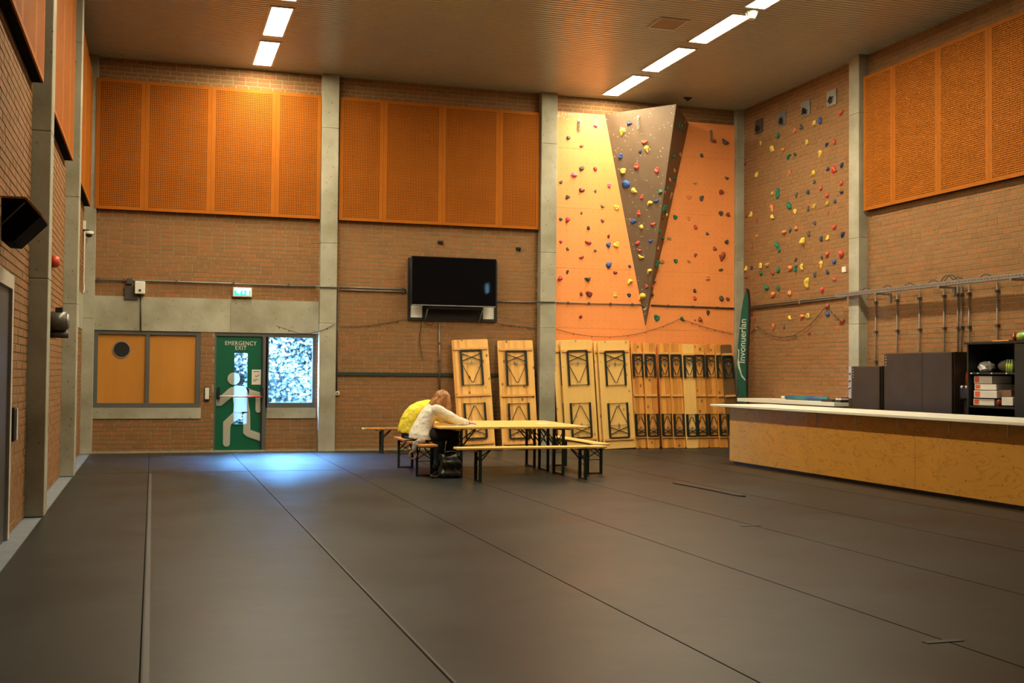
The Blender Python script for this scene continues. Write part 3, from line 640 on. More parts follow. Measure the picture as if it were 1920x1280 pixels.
# ------------------------------------------------------------------ holds
def hold_mesh(kind, seed):
    r = random.Random(seed); bm = bmesh.new(); bmesh.ops.create_icosphere(bm, subdivisions=3, radius=1.0)
    ph = [r.uniform(0, 6.28) for _ in range(6)]
    for v in bm.verts:
        c = v.co.copy(); a = math.atan2(c.z, c.x); k = 1+.10*math.sin(2*a+ph[0])+.09*math.sin(3*a+ph[1])+.05*math.sin(5*c.z+ph[2])+.05*math.sin(4*c.y+ph[3]+3*c.x)
        c *= k
        if kind == 'jug':                       # fat lip with a scooped pocket above it
            d = Vector((c.x, c.z-.25)); c.y += .75*math.exp(-(d.x**2*2.2+d.y**2*5)) if c.y < 0 else 0; c.y *= 1.0
        elif kind == 'ring':
            d = c.x**2+c.z**2; c.y += .62*math.exp(-d*7) if c.y < 0 else 0
        elif kind == 'horn':                    # drop shape with a tail
            t = max(0, -c.z); c.x *= 1-.55*t; c.z *= 1.35; c.y *= .8+.5*max(0, c.z)
        elif kind == 'bean':
            c.z *= .62; c.z += .28*c.x*c.x; c.x *= 1.2
        elif kind == 'wedge':
            c.y *= .55+.45*(1-c.z); c.z *= .85
        elif kind == 'moon':
            c.x *= .75; c.x += .45*c.z*c.z; c.z *= 1.2
        c.y = c.y*.85 if c.y < 0 else 0.0
        v.co = c*.049
    me = bpy.data.meshes.new('climbing_hold'); bm.to_mesh(me); bm.free(); me.polygons.foreach_set('use_smooth', [True]*len(me.polygons)); return me
KN = ['jug', 'ring', 'horn', 'bean', 'wedge', 'moon']; HM = {}
def hold_me(kind, colr):
    k = (kind, colr)
    if k not in HM: me = hold_mesh(kind, hash_seed(kind, colr)); me.materials.append(M['hold_'+colr]); HM[k] = me
    return HM[k]
def hash_seed(a, b): return sum((i+3)*ord(ch) for i, ch in enumerate(a+b))
BOLT = MB().tube([(0, -.006, 0), (0, .0, 0)], .009, 8).mesh('bolt'); BOLT.materials.append(M['steel'])
CNAME = dict(navy='dark blue', crimson='crimson', olive='olive black', cream='cream')
ORD = ['topmost', 'second', 'third', 'fourth', 'fifth', 'sixth', 'seventh', 'eighth', 'ninth', 'tenth', 'eleventh', 'twelfth', 'thirteenth', 'fourteenth', 'fifteenth', 'sixteenth', 'seventeenth', 'eighteenth', 'nineteenth', 'twentieth', '21st', '22nd', '23rd', '24th', '25th', '26th', '27th', '28th', '29th', '30th']
def place_holds(items, locate, nrm, where, group, seed):
    """items: (px, py, colour, size, kind or None)"""
    r = random.Random(seed); by = {}
    for it in items: by.setdefault(it[2], []).append(it)
    q = nrm.to_track_quat('-Y', 'Z') if False else None
    yaxis = -nrm.normalized(); up = Vector((0, 0, 1)); xa = yaxis.cross(up).normalized(); za = xa.cross(yaxis).normalized()
    B3 = Matrix((xa, yaxis, za)).transposed()
    for colr, lst in by.items():
        lst.sort(key=lambda t: -locate(t[0], t[1]).z)
        for i, it in enumerate(lst):
            p = locate(it[0], it[1]); kind = it[4] if len(it) > 4 and it[4] else r.choice(KN); s = it[3]
            o = bpy.data.objects.new('climbing_hold', hold_me(kind, colr)); COL.objects.link(o)
            rot = r.uniform(-.5, .5) if kind in ('jug', 'bean', 'wedge') else r.uniform(-1.2, 1.2)
            mtx = (B3 @ Matrix.Rotation(rot, 3, 'Y')).to_4x4(); mtx.translation = p; o.matrix_world = mtx; o.scale = (s*r.uniform(.92, 1.1), s*r.uniform(.8, 1.15), s*r.uniform(.92, 1.1))
            cn = CNAME.get(colr, colr)
            if len(lst) == 1: lab = 'only %s climbing hold on %s' % (cn, where)
            elif i == 0: lab = 'topmost of the %s climbing holds on %s' % (cn, where)
            elif i == len(lst)-1: lab = 'lowest of the %s climbing holds on %s' % (cn, where)
            else: lab = '%s %s climbing hold from the top on %s' % (ORD[i], cn, where)
            tag(o, lab, 'climbing hold', group)
            b = bpy.data.objects.new('bolt', BOLT); COL.objects.link(b); b.parent = o; b.location = (0, -.026 if kind == 'ring' else -.039, 0)
            HOLDS.append((o.name, it))
HOLDS = []
def c1(X, Y): return (1000+X/4.5725, 160+Y/4.5725)
def c2(X, Y): return (1000+X/4.571, 400+Y/4.571)
def c3_(X, Y): return (1360+X/4.571, 140+Y/4.571)
def c4(X, Y): return (1360+X/3.557, 400+Y/3.557)
def L(f, rows): return [f(r[0], r[1])+tuple(r[2:]) for r in rows]
left = L(c1, [(535, 345, 'pink', .95, 'wedge'), (300, 450, 'grey', .95, 'wedge'), (413, 522, 'maroon', .75, 'wedge'), (415, 712, 'grey', 1.1, 'wedge'), (530, 717, 'crimson', .85, 'ring'), (350, 770, 'pink', 1.3, 'bean'), (237, 830, 'grey', .7, 'ring'),
    (650, 857, 'pink', .95, 'ring'), (413, 900, 'maroon', 1.2, 'bean'), (532, 908, 'grey', .55), (292, 955, 'grey', .95, 'moon'), (590, 1040, 'grey', .65), (712, 1047, 'yellow', 1.25, 'ring'), (413, 1095, 'grey', .5, 'ring'), (235, 1147, 'grey', .65, 'ring'),
    (293, 1152, 'crimson', 1.0, 'wedge'), (592, 1163, 'maroon', .7, 'ring'), (472, 1222, 'olive', .8, 'ring')]) + L(c2, [(643, 195, 'maroon', .7, 'moon'), (235, 243, 'crimson', .65, 'ring'), (470, 253, 'crimson', 1.1, 'bean'), (643, 268, 'blue', 1.15, 'wedge'), (710, 270, 'yellow', 1.15, 'jug'),
    (292, 305, 'olive', .65), (530, 318, 'grey', .6), (415, 378, 'crimson', .9, 'bean'), (645, 440, 'blue', 1.3, 'wedge'), (825, 452, 'navy', .65), (290, 500, 'olive', .7), (700, 508, 'maroon', .85), (230, 555, 'crimson', 1.0, 'wedge'), (467, 563, 'grey', 1.15, 'bean'),
    (825, 582, 'yellow', 1.15, 'moon'), (410, 690, 'maroon', .65), (477, 690, 'maroon', 1.25, 'ring'), (705, 700, 'yellow', 1.0, 'jug'), (820, 700, 'navy', .8, 'ring'), (405, 885, 'maroon', .65, 'ring')])
place_holds(left, lambda x, y: PB(x, y, YB-.001), NB, 'orange boards left of the wedge', 'holds on the left orange boards', 1)
wedge = L(c1, [(820, 325, 'navy', 1.05, 'moon'), (763, 395, 'yellow', 1.3, 'horn'), (955, 490, 'red', 1.05, 'bean'), (972, 545, 'yellow', 1.0, 'horn'), (915, 567, 'navy', .7), (748, 607, 'blue', .95, 'ring'), (885, 693, 'red', 1.2, 'jug'), (1058, 728, 'red', 1.1, 'jug'), (770, 733, 'yellow', 1.4, 'wedge'),
    (797, 847, 'blue', 1.45, 'horn'), (862, 903, 'yellow', 1.05, 'horn'), (1090, 912, 'green', .95, 'wedge'), (930, 958, 'red', .75, 'ring'), (1057, 992, 'blue', .95, 'bean'), (998, 1007, 'yellow', 1.1, 'moon'), (903, 1095, 'red', 1.0, 'jug'), (860, 1167, 'blue', 1.05, 'ring'), (927, 1212, 'yellow', .95, 'wedge'), (1028, 1192, 'red', .95, 'bean')]) + L(c2, [
    (895, 253, 'red', .95, 'wedge'), (1005, 235, 'blue', .75), (910, 318, 'red', .85, 'bean'), (922, 375, 'yellow', 1.05, 'bean'), (993, 493, 'yellow', 1.0, 'moon'), (972, 625, 'red', .75, 'ring'), (932, 715, 'yellow', 1.35, 'horn'), (960, 820, 'cream', .75, 'bean')])
place_holds(wedge, lambda x, y: PP(x, y, LT, NW), NW, 'the brown wedge face', 'holds on the wedge face', 2)
side = L(c1, [(1252, 345, 'green', 1.5, 'jug'), (1296, 305, 'brown', .8), (1200, 605, 'green', 1.1, 'wedge'), (1256, 592, 'tan', 1.1, 'wedge'), (1206, 727, 'tan', .8), (1168, 808, 'tan', .8), (1208, 800, 'green', 1.1, 'bean'), (1150, 880, 'green', 1.0), (1130, 920, 'red', .6),
    (1178, 945, 'tan', .9, 'horn'), (1116, 1052, 'green', 1.2, 'horn'), (1132, 1078, 'green', .9), (1140, 1106, 'yellow', .9, 'moon'), (1110, 1140, 'brown', .9), (1080, 1255, 'green', .8)]) + L(c2, [(1108, 218, 'green', 1.0), (1068, 297, 'orange', .95), (1056, 435, 'green', 1.5, 'horn'), (1040, 578, 'tan', .8), (1022, 628, 'red', .8, 'ring'), (1016, 695, 'olive', .9)])
place_holds(side, lambda x, y: PP(x, y, RT, NS), NS, 'the dark right side of the wedge', 'holds on the wedge side', 3)
right = L(c1, [(1553, 482, 'brown', .95, 'ring'), (1645, 490, 'grey', 1.5, 'bean'), (1443, 602, 'grey', .85, 'ring'), (1660, 797, 'grey', .95), (1388, 840, 'tan', .75, 'bean'), (1612, 915, 'brown', 1.1, 'ring'), (1335, 960, 'orange', 1.0, 'ring'), (1443, 967, 'grey', 1.1, 'jug'), (1607, 1098, 'grey', .95), (1668, 1108, 'brown', 1.1, 'wedge'),
    (1217, 1130, 'green', 1.0, 'ring'), (1333, 1140, 'orange', .75, 'ring'), (1390, 1217, 'red', 1.0, 'jug'), (1490, 1273, 'grey', .75)]) + L(c2, [(1168, 215, 'tan', .85, 'ring'), (1657, 245, 'olive', 1.0), (1553, 302, 'brown', .95, 'wedge'), (1388, 355, 'brown', .75), (1617, 370, 'brown', 1.35, 'horn'), (1220, 407, 'green', .9, 'ring'), (1103, 415, 'tan', .9), (1333, 412, 'orange', .6),
    (1605, 485, 'olive', .9), (1493, 553, 'orange', 1.0, 'ring'), (1383, 663, 'olive', .85, 'ring'), (1383, 727, 'red', .85), (1612, 728, 'olive', 1.2, 'wedge'), (1665, 733, 'brown', .9), (1497, 852, 'olive', .75), (1057, 893, 'green', 1.25, 'ring'), (1275, 903, 'green', .9), (1385, 912, 'orange', .5), (1428, 908, 'brown', 1.0, 'wedge')])
place_holds(right, lambda x, y: PB(x, y, YB-.001), NB, 'orange boards right of the wedge', 'holds on the right orange boards', 4)
brk = L(c3_, [(455, 527, 'green', 1.1), (305, 588, 'yellow', .7), (405, 637, 'yellow', 1.2, 'horn'), (497, 645, 'orange', 1.1), (598, 480, 'orange', 1.2, 'wedge'), (652, 452, 'grey', 1.1), (765, 412, 'yellow', 1.15, 'wedge'), (812, 398, 'blue', 1.05), (992, 330, 'red', 1.15), (705, 580, 'yellow', 1.1, 'ring'), (870, 597, 'navy', .85), (935, 578, 'red', .95), (815, 675, 'yellow', 1.2, 'horn'),
    (545, 697, 'green', 1.1), (600, 685, 'grey', .9), (172, 763, 'maroon', .8), (270, 857, 'yellow', 1.15, 'jug'), (553, 838, 'orange', .8), (757, 845, 'yellow', 1.15, 'horn'), (880, 808, 'navy', .85), (933, 815, 'red', 1.3), (998, 778, 'navy', .9, 'horn'), (763, 917, 'grey', .8), (820, 973, 'red', .85), (995, 930, 'red', .85), (405, 1018, 'yellow', .85), (450, 1025, 'green', 1.5, 'horn'),
    (608, 1030, 'grey', .9), (710, 1005, 'navy', .85, 'wedge'), (875, 1035, 'red', .9, 'wedge'), (995, 1010, 'navy', .9), (940, 1087, 'navy', .8), (875, 1107, 'yellow', 1.0, 'bean'), (403, 1147, 'orange', 1.3), (552, 1128, 'green', 1.4, 'horn'), (603, 1170, 'yellow', 1.15, 'ring'), (762, 1133, 'yellow', 1.1, 'bean'), (710, 1147, 'grey', .9), (880, 1183, 'red', .6), (220, 1200, 'yellow', 1.2), (405, 1222, 'yellow', 1.0), (180, 1217, 'maroon', .6), (270, 1247, 'brown', .75), (767, 1272, 'navy', .75)]) + L(c4, [
    (473, 98, 'orange', 1.1, 'wedge'), (395, 127, 'orange', 1.25), (432, 110, 'grey', 1.0), (557, 135, 'grey', 1.05), (728, 90, 'red', 1.05), (782, 142, 'navy', 1.0), (640, 170, 'navy', .9), (683, 163, 'yellow', 1.0, 'jug'), (520, 182, 'yellow', 1.6, 'wedge'), (212, 152, 'yellow', .75, 'bean'), (174, 217, 'brown', 1.0), (350, 215, 'green', 1.2, 'horn'), (362, 245, 'green', 1.0), (470, 308, 'grey', .7), (680, 273, 'red', 1.15), (775, 273, 'red', 1.3, 'horn'), (643, 293, 'grey', .7), (728, 323, 'blue', .95), (640, 340, 'yellow', 1.05), (138, 370, 'yellow', 1.0, 'jug'), (176, 362, 'navy', .8),
    (238, 350, 'yellow', 1.15, 'ring'), (282, 343, 'yellow', 1.15, 'bean'), (432, 368, 'orange', 1.3), (470, 368, 'green', 1.15), (512, 355, 'yellow', 1.05, 'moon'), (355, 377, 'green', 1.2), (240, 397, 'green', 1.0), (318, 395, 'brown', 1.05), (683, 392, 'navy', .8), (597, 407, 'grey', .9), (138, 418, 'brown', .85), (727, 440, 'red', .8), (548, 458, 'yellow', 1.5, 'moon'), (275, 497, 'green', 1.5, 'bean'), (355, 497, 'green', 1.05), (647, 510, 'red', 1.05), (318, 543, 'orange', 1.25), (430, 530, 'orange', 1.2, 'jug'), (176, 667, 'maroon', .9, 'horn'), (682, 618, 'brown', 1.2), (430, 697, 'yellow', .8), (512, 687, 'orange', 1.2), (553, 683, 'yellow', 1.05), (685, 673, 'blue', 1.0),
    (778, 720, 'brown', 1.2, 'horn'), (210, 763, 'tan', .75), (320, 758, 'orange', 1.15), (392, 755, 'grey', .75), (560, 800, 'maroon', .8)])
place_holds(brk, lambda x, y: PS(x, y, W-.004), Vector((-1, 0, 0)), 'the right brick wall', 'holds on the brick wall', 5)

# anchor chains and grey rope plates
def chain(p, n, label):
    t = thing('anchor_chain', label, 'chain', p, 'climbing anchor chains'); nn = n.normalized(); z = 0
    part('hanger', MB().tube([p+nn*.0, p+nn*.02], .03, 8), 'steel', t)
    for k in range(5):
        c = p+nn*.025+Vector((0, 0, -.035-.042*k)); mb = MB(); pts = []
        side = Vector((1, 0, 0)) if k % 2 else (Vector((.5, -.8, 0)))
        for a in range(13): th = 2*PI*a/12; pts.append(c+side*math.cos(th)*.02+Vector((0, 0, 1))*math.sin(th)*.032)
        part('link', mb.tube(pts, .006, 6, False), 'steel', t, True)
chain(PB(1085, 226, YB), NB, 'steel anchor chain at the top of the left orange boards'); chain(PP(1197.5, 219, LT, NW), NW, 'steel anchor chain at the top of the brown wedge'); chain(PB(1333, 246, YB), NB, 'steel anchor chain at the top of the right orange boards')
for i, (x, y) in enumerate(((1424, 237), (1467, 222), (1512, 203), (1560.5, 183.5))):
    p = PS(x, y, W); a = p.y-.15; b = p.y+.15
    t = thing('anchor_plate', ('dark', 'grey')[i > 0]+' plate with tangled chain on the right wall, %s from the corner' % ('first', 'second', 'third', 'fourth')[i], 'anchor plate', (W, p.y, p.z-.15), 'anchor plates')
    part('plate', MB().box(W-.02, W, a, b, p.z-.14, p.z+.14), 'steel' if i else 'pipedark', t)
    rr_ = random.Random(i); pts = [Vector((W-.03-rr_.uniform(0, .03), p.y+rr_.uniform(-.08, .08), p.z-.04+rr_.uniform(-.08, .07))) for _ in range(16)]
    part('chain', MB().tube(pts, .010, 6), 'black', t, True)

# ================================================================== TELEVISION, CONDUITS, WALL FITTINGS
t = thing('tv_backboard', 'black framed white wall board behind the television', 'wall board', (6.68, 0, 2.46))
bx0, bx1, bz0, bz1 = 5.80, 7.565, 2.47, 3.655
part('board_panel', MB().box(bx0+.05, bx1-.05, -.03, -.01, bz0+.05, bz1-.05), 'white', t)
f = MB(); f.box(bx0, bx0+.05, -.05, 0, bz0, bz1).box(bx1-.05, bx1, -.05, 0, bz0, bz1).box(bx0+.05, bx1-.05, -.05, 0, bz0, bz0+.045).box(bx0+.05, bx1-.05, -.05, 0, bz1-.05, bz1); part('board_frame', f, 'black', t)
part('cover_plate', MB().box(6.08, 7.28, -.06, -.03, 2.49, 2.78), 'tvblack', t)
t = thing('television', 'large black flat television hung in front of the white wall board', 'television', (6.64, -.30, 2.73))
a, b, c, d = PB(773, 478, -.33), PB(932, 486, -.33), PB(930, 577, -.30), PB(771, 572, -.30)
x0, x1, z0, z1 = (a.x+d.x)/2, (b.x+c.x)/2, (c.z+d.z)/2, (a.z+b.z)/2
body = part('tv_body', MB().box(x0, x1, -.30, -.25, z0, z1), 'tvblack', t, bevel=.006)
part('screen', MB().box(x0+.012, x1-.012, -.304, -.30, z0+.03, z1-.012), 'screen', t)
part('trim', MB().box(x0+.01, x1-.01, -.306, -.30, z0+.004, z0+.022), 'steel', t)
part('mount_arm', MB().box(6.3, 6.95, -.25, -.06, 3.0, 3.4), 'tvblack', t)
part('sound_bar', MB().tube([(x0+.35, -.24, z0-.03), (x1-.25, -.24, z0-.03)], .025, 8), 'tvblack', t)
for (xa, ya), (xb, yb) in (((802, 578), (797, 601)), ((905, 581), (898, 604))):
    p, q = PB(xa, ya, -.22), PB(xb, yb, -.08); part('strut', MB().tube([p, q], .012, 8), 'steel', t, True)
def cable(name, pts, r, m, label, cat, group=None, n=6):
    mb = MB().tube(pts, r, n); return solid(name, mb, m, label, cat, loc=tuple(pts[0]), group=group, smooth=True)
def sag(a, b, d, n=16): return [a.lerp(b, i/n)+Vector((0, 0, -d*4*(i/n)*(1-i/n))) for i in range(n+1)]
cable('tv_cable', [PB(*q, -.02) for q in ((790, 600), (790, 612), (787, 625), (787, 645), (790, 660), (792, 674))], .006, 'bulbcord', 'thin black cable dangling below the television board', 'cable')
cable('tv_cable', [PB(*q, -.03) for q in ((799, 602), (801, 608), (806, 610), (811, 608), (813, 602))], .006, 'bulbcord', 'short looped black cable under the television board', 'cable')
def conduit(pts, Y, r, m, label, clips=(), group='wall conduits'):
    P = [PB(x, y, Y) for x, y in pts] if not isinstance(pts[0], Vector) else pts
    t = thing('conduit', label, 'conduit', tuple(P[0]), group); part('pipe', MB().tube(P, r, 8), m, t, True)
    for f_ in clips:
        k = f_*(len(P)-1); i = min(int(k), len(P)-2); q = P[i].lerp(P[i+1], k-i); part('clip', MB().box(q.x-.018, q.x+.018, q.y-.022, q.y+.03, q.z-.022, q.z+.022), 'pipedark', t)
conduit([PB(160, 523.5, -.06), PB(240, 525, -.03), PB(420, 531, -.03), PB(592, 537, -.03)], -.03, .017, 'pipe', 'grey conduit along the brick above the exit lintel', [.1, .3, .5, .7, .9])
conduit([PB(592, 537, -.2), PB(632, 538.5, -.2)], -.2, .017, 'pipe', 'grey conduit crossing the column left of the television')
conduit([(636, 538), (762, 542)], -.03, .014, 'pipe', 'upper of two grey conduits running to the television board', [.95])
conduit([(636, 543), (762, 547)], -.03, .014, 'pipe', 'lower of two grey conduits running to the television board', [.95])
conduit([(931, 565), (1004, 566.5)], -.03, .013, 'pipe', 'grey conduit right of the television board')
conduit([PB(1004, 566, -.2), PB(1041, 566.5, -.2)], -.2, .013, 'pipedark', 'black conduit crossing the column beside the climbing boards')
conduit([(1041, 567), (1120, 569), (1202, 571)], YB-.02, .012, 'pipe', 'pale conduit across the left orange climbing boards', [.15, .4, .65, .9])
conduit([PP(1203, 571, LT, NW)+NW*.015, PP(1216, 576, LT, NW)+NW*.015], 0, .007, 'pipe', 'thin pale cable crossing the tip of the wedge')
conduit([(1221, 572), (1300, 575), (1376, 578)], YB-.02, .016, 'pipedark', 'dark conduit across the right orange climbing boards', [.2, .5, .8])
conduit([(824, 604), (824, 736)], -.03, .016, 'pipe', 'vertical grey conduit below the television', [.3, .55, .75])
conduit([(632.5, 541), (631, 735)], -.03, .014, 'pipedark', 'dark vertical conduit beside the column left of the television')
solid('wall_duct', MB().box(4.44, 6.42, -.03, 0, 1.405, 1.465), 'greenpipe', 'dark green duct strip left of the vertical conduit', 'duct'); solid('wall_duct', MB().box(6.46, 8.40, -.03, 0, 1.405, 1.465), 'greenpipe', 'dark green duct strip running behind the leaning tables', 'duct')
p = PB(631, 737, -.02); t = thing('wall_socket', 'small white wall socket beside the left concrete column', 'socket', tuple(p)); part('socket_box', MB().box(p.x-.03, p.x+.05, -.05, 0, p.z-.035, p.z+.035), 'white', t, bevel=.006); part('socket_hole', MB().tube([(p.x+.01, -.051, p.z), (p.x+.01, -.049, p.z)], .02, 12), 'grey', t)
for x, y, lab in ((826, 454.5, 'small black bracket on the bricks above the television'), (972, 466.5, 'small black bracket on the bricks near the right column')):
    p = PB(x, y); t = thing('wall_bracket', lab, 'bracket', tuple(p)); part('base_plate', MB().box(p.x-.05, p.x+.05, -.012, 0, p.z-.025, p.z+.035), 'black', t); part('hook', MB().box(p.x-.03, p.x-.01, -.06, -.012, p.z-.02, p.z+.02).box(p.x+.015, p.x+.035, -.07, -.012, p.z-.05, p.z+.02), 'black', t)
p = PB(454, 548, -.02); t = thing('exit_sign', 'lit green exit sign above the emergency door', 'exit sign', tuple(p))
part('housing', MB().box(p.x-.17, p.x+.17, -.09, 0, p.z-.085, p.z+.085), 'white', t, bevel=.008); part('sign_face', MB().box(p.x-.14, p.x+.14, -.094, -.088, p.z-.06, p.z+.066), 'exitsign', t)
sx = p.x; sz = p.z; ex = MB()
ex.box(sx-.14, sx+.14, -.098, -.095, sz+.03, sz+.066)
ex.prism([(sx-.115, sz+.0), (sx-.075, sz+.03), (sx-.045, sz+.03), (sx-.02, sz+.005), (sx-.03, sz-.002), (sx-.05, sz+.01), (sx-.04, sz-.04), (sx-.055, sz-.045), (sx-.065, sz-.015), (sx-.09, sz-.02), (sx-.09, sz-.008), (sx-.075, sz-.005)], -.098, -.095, 1)
ex.box(sx+.012, sx+.026, -.098, -.095, sz-.01, sz+.03).prism([(sx-.006, sz-.008), (sx+.044, sz-.008), (sx+.019, sz-.042)], -.098, -.095, 1).box(sx+.07, sx+.115, -.098, -.095, sz-.05, sz+.03)
part('pictogram', ex, 'exitwhite', t)
a, b = PB(253, 527, -.1), PB(272, 551, -.1); t = thing('alarm_box', 'cream alarm box with round black button on the wall above the lintel', 'alarm box', (a.x, -.1, b.z))
part('box_body', MB().box(a.x, b.x, -.14, -.02, b.z, a.z), 'white', t, bevel=.012); part('button', MB().tube([((a.x+b.x)/2, -.146, b.z+.06), ((a.x+b.x)/2, -.139, b.z+.06)], .022, 14), 'black', t); part('bracket', MB().box(a.x-.17, a.x+.05, -.05, -.012, b.z-.1, b.z+.14), 'pipedark', t)
p = PB(243, 527, -.06); t2 = solid('junction_box', MB().box(p.x-.05, p.x+.05, -.09, 0, p.z-.05, p.z+.05), 'pipedark', 'grey junction box on the conduit beside the alarm box', 'junction box', bevel=.006)
conduit([(264, 552), (264, 620)], -.03, .012, 'pipedark', 'thin dark conduit down the lintel below the alarm box')
# string lights
def string(segs, locate, label, bulbs=7):
    t = thing('string_light', label, 'string light', tuple(locate(*segs[0][0])), 'string lights on the walls'); pts = []
    for a, b, d in segs:
        A, B_ = locate(*a), locate(*b); pts += sag(A, B_, d, 14)
    part('cord', MB().tube(pts, .005, 5), 'bulbcord', t)
    for i in range(2, len(pts)-1, max(1, len(pts)//bulbs)):
        part('bulb', MB().sphere(pts[i]+Vector((0, 0, -.014)), (.009, .009, .015), 6, 4), 'bulbcord', t)
string([((1041, 616), (1276, 597), .26), ((1276, 597), (1376, 626), .03)], lambda x, y: PB(x, y, YB-.03), 'string of tiny bulbs sagging across the orange climbing boards', 14)
string([((1407, 624), (1419, 612), .0), ((1420, 612), (1549, 573), .38), ((1549, 573), (1578, 604), .0)], lambda x, y: PS(x, y, W-.035), 'string of tiny bulbs sagging across the right brick wall', 14)
string([((640, 612), (762, 598), .04)], lambda x, y: PB(x, y, -.02), 'string of tiny bulbs left of the television board', 6); string([((932, 606), (1004, 615), .01)], lambda x, y: PB(x, y, -.02), 'string of tiny bulbs right of the television board', 5)
string([((518, 611), (560, 625), .0), ((560, 625), (628, 607), .06)], lambda x, y: PB(x, y, -.2), 'string of tiny bulbs hooked over the column by the ivy window', 5)

# ------------------------------------------------------------------ left wall fittings
YS0 = -12.0
poly = [PB(x, y, YS0) for x, y in ((2, 370), (48, 372), (77, 405), (25, 452), (2, 450))]
pl = [(max(p.x, .002), p.z) for p in poly]
t = thing('wall_speaker', 'black wedge-shaped loudspeaker box with plywood edges on the left wall', 'loudspeaker', (.1, YS0+.3, min(q[1] for q in pl)))
part('cabinet', MB().prism(pl, YS0+.02, YS0+.6, 1), 'matte', t)
part('grille', MB().prism(pl, YS0+.008, YS0+.02, 1), 'matte', t)
for (xa_, za_), (xb_, zb_) in ((pl[0], pl[1]), (pl[1], pl[2])): part('plywood_edge', MB().bar((xa_, YS0+.3, za_+.006), (xb_, YS0+.3, zb_+.006), .60, .016, (0, 0, 1)), 'ply', t)
s0, s1 = PB(47, 379, YS0), PB(3, 420, YS0); part('seam', MB().bar((s0.x, YS0+.006, s0.z), (s1.x, YS0+.006, s1.z), .008, .006, (0, 1, 0)), 'pipe', t)
d2 = thing('door_2', 'dark door in a pale grey steel frame on the left wall', 'door', (0, -11.8, 0), kind='structure')
f = MB(); f.box(-.12, .03, -10.83, -10.72, 0, 2.27).box(-.12, .03, -12.95, -12.84, 0, 2.27).box(-.12, .03, -12.84, -10.83, 2.15, 2.27); part('door_frame', f, 'lampframe', d2)
part('door_leaf', MB().box(-.006, .003, -12.84, -10.83, 0, 2.15), 'pipedark', d2)
p = PS(22, 795, .0); t = thing('intercom', 'slim black and white wall switch box beside the left door', 'switch box', (0, p.y, p.z-.15)); part('back_box', MB().box(0, .03, p.y-.10, p.y+.06, p.z-.15, p.z+.15), 'black', t); part('cover', MB().box(.03, .045, p.y-.02, p.y+.06, p.z-.14, p.z+.14), 'white', t)
ym = -7.05; zm = 2.03
t = thing('hoist_motor', 'grey cylindrical hoist motor on the left wall between the columns', 'motor', (.12, ym, zm-.15))
part('motor_body', MB().tube([(.03, ym, zm), (.21, ym, zm)], .115, 20), 'motor', t, True); part('end_cap', MB().tube([(.21, ym, zm), (.235, ym, zm), (.25, ym, zm)], [.10, .085, .05], 18), 'steel', t, True); part('gear_tube', MB().tube([(.02, ym, zm-.155), (.235, ym, zm-.155)], .042, 14), 'pipedark', t, True)
part('terminal_box', MB().box(.09, .17, ym-.05, ym+.05, zm+.10, zm+.16), 'black', t); part('wall_plate', MB().box(0, .03, ym-.13, ym+.13, zm-.21, zm+.14), 'pipedark', t)
p = PS(97, 490, .0); t = thing('fire_bell', 'small red fire alarm sounder on the left wall', 'fire alarm', (0, p.y, p.z-.07)); part('sounder', MB().tube([(0, p.y, p.z), (.05, p.y, p.z), (.09, p.y, p.z)], [.075, .075, .05], 14), 'redbell', t, True)
p = PB(167, 437, -.3); t = thing('security_camera', 'white dome security camera in the back left corner', 'camera', (p.x, -.3, p.z-.08))
part('housing', MB().tube([(p.x, -.3, p.z+.03), (p.x, -.3, p.z-.02)], [.075, .08], 16), 'white', t, True); part('dome', MB().sphere((p.x, -.3, p.z-.02), (.06, .06, .055), 14, 8), 'black', t, True); part('arm', MB().box(p.x-.09, p.x+.0, -.33, -.27, p.z+.03, p.z+.06), 'black', t)
part('mount_box', MB().box(-.0, .04, -.45, -.25, p.z+.05, p.z+.2), 'white', t)
cable('camera_cable', [Vector((.03, -.42, 3.85)), Vector((.03, -.42, 3.5)), Vector((.03, -.42, 3.0)), Vector((.04, -.38, 2.86)), Vector((.035, -.5, 2.79))], .011, 'white', 'white cable hanging below the security camera', 'cable')

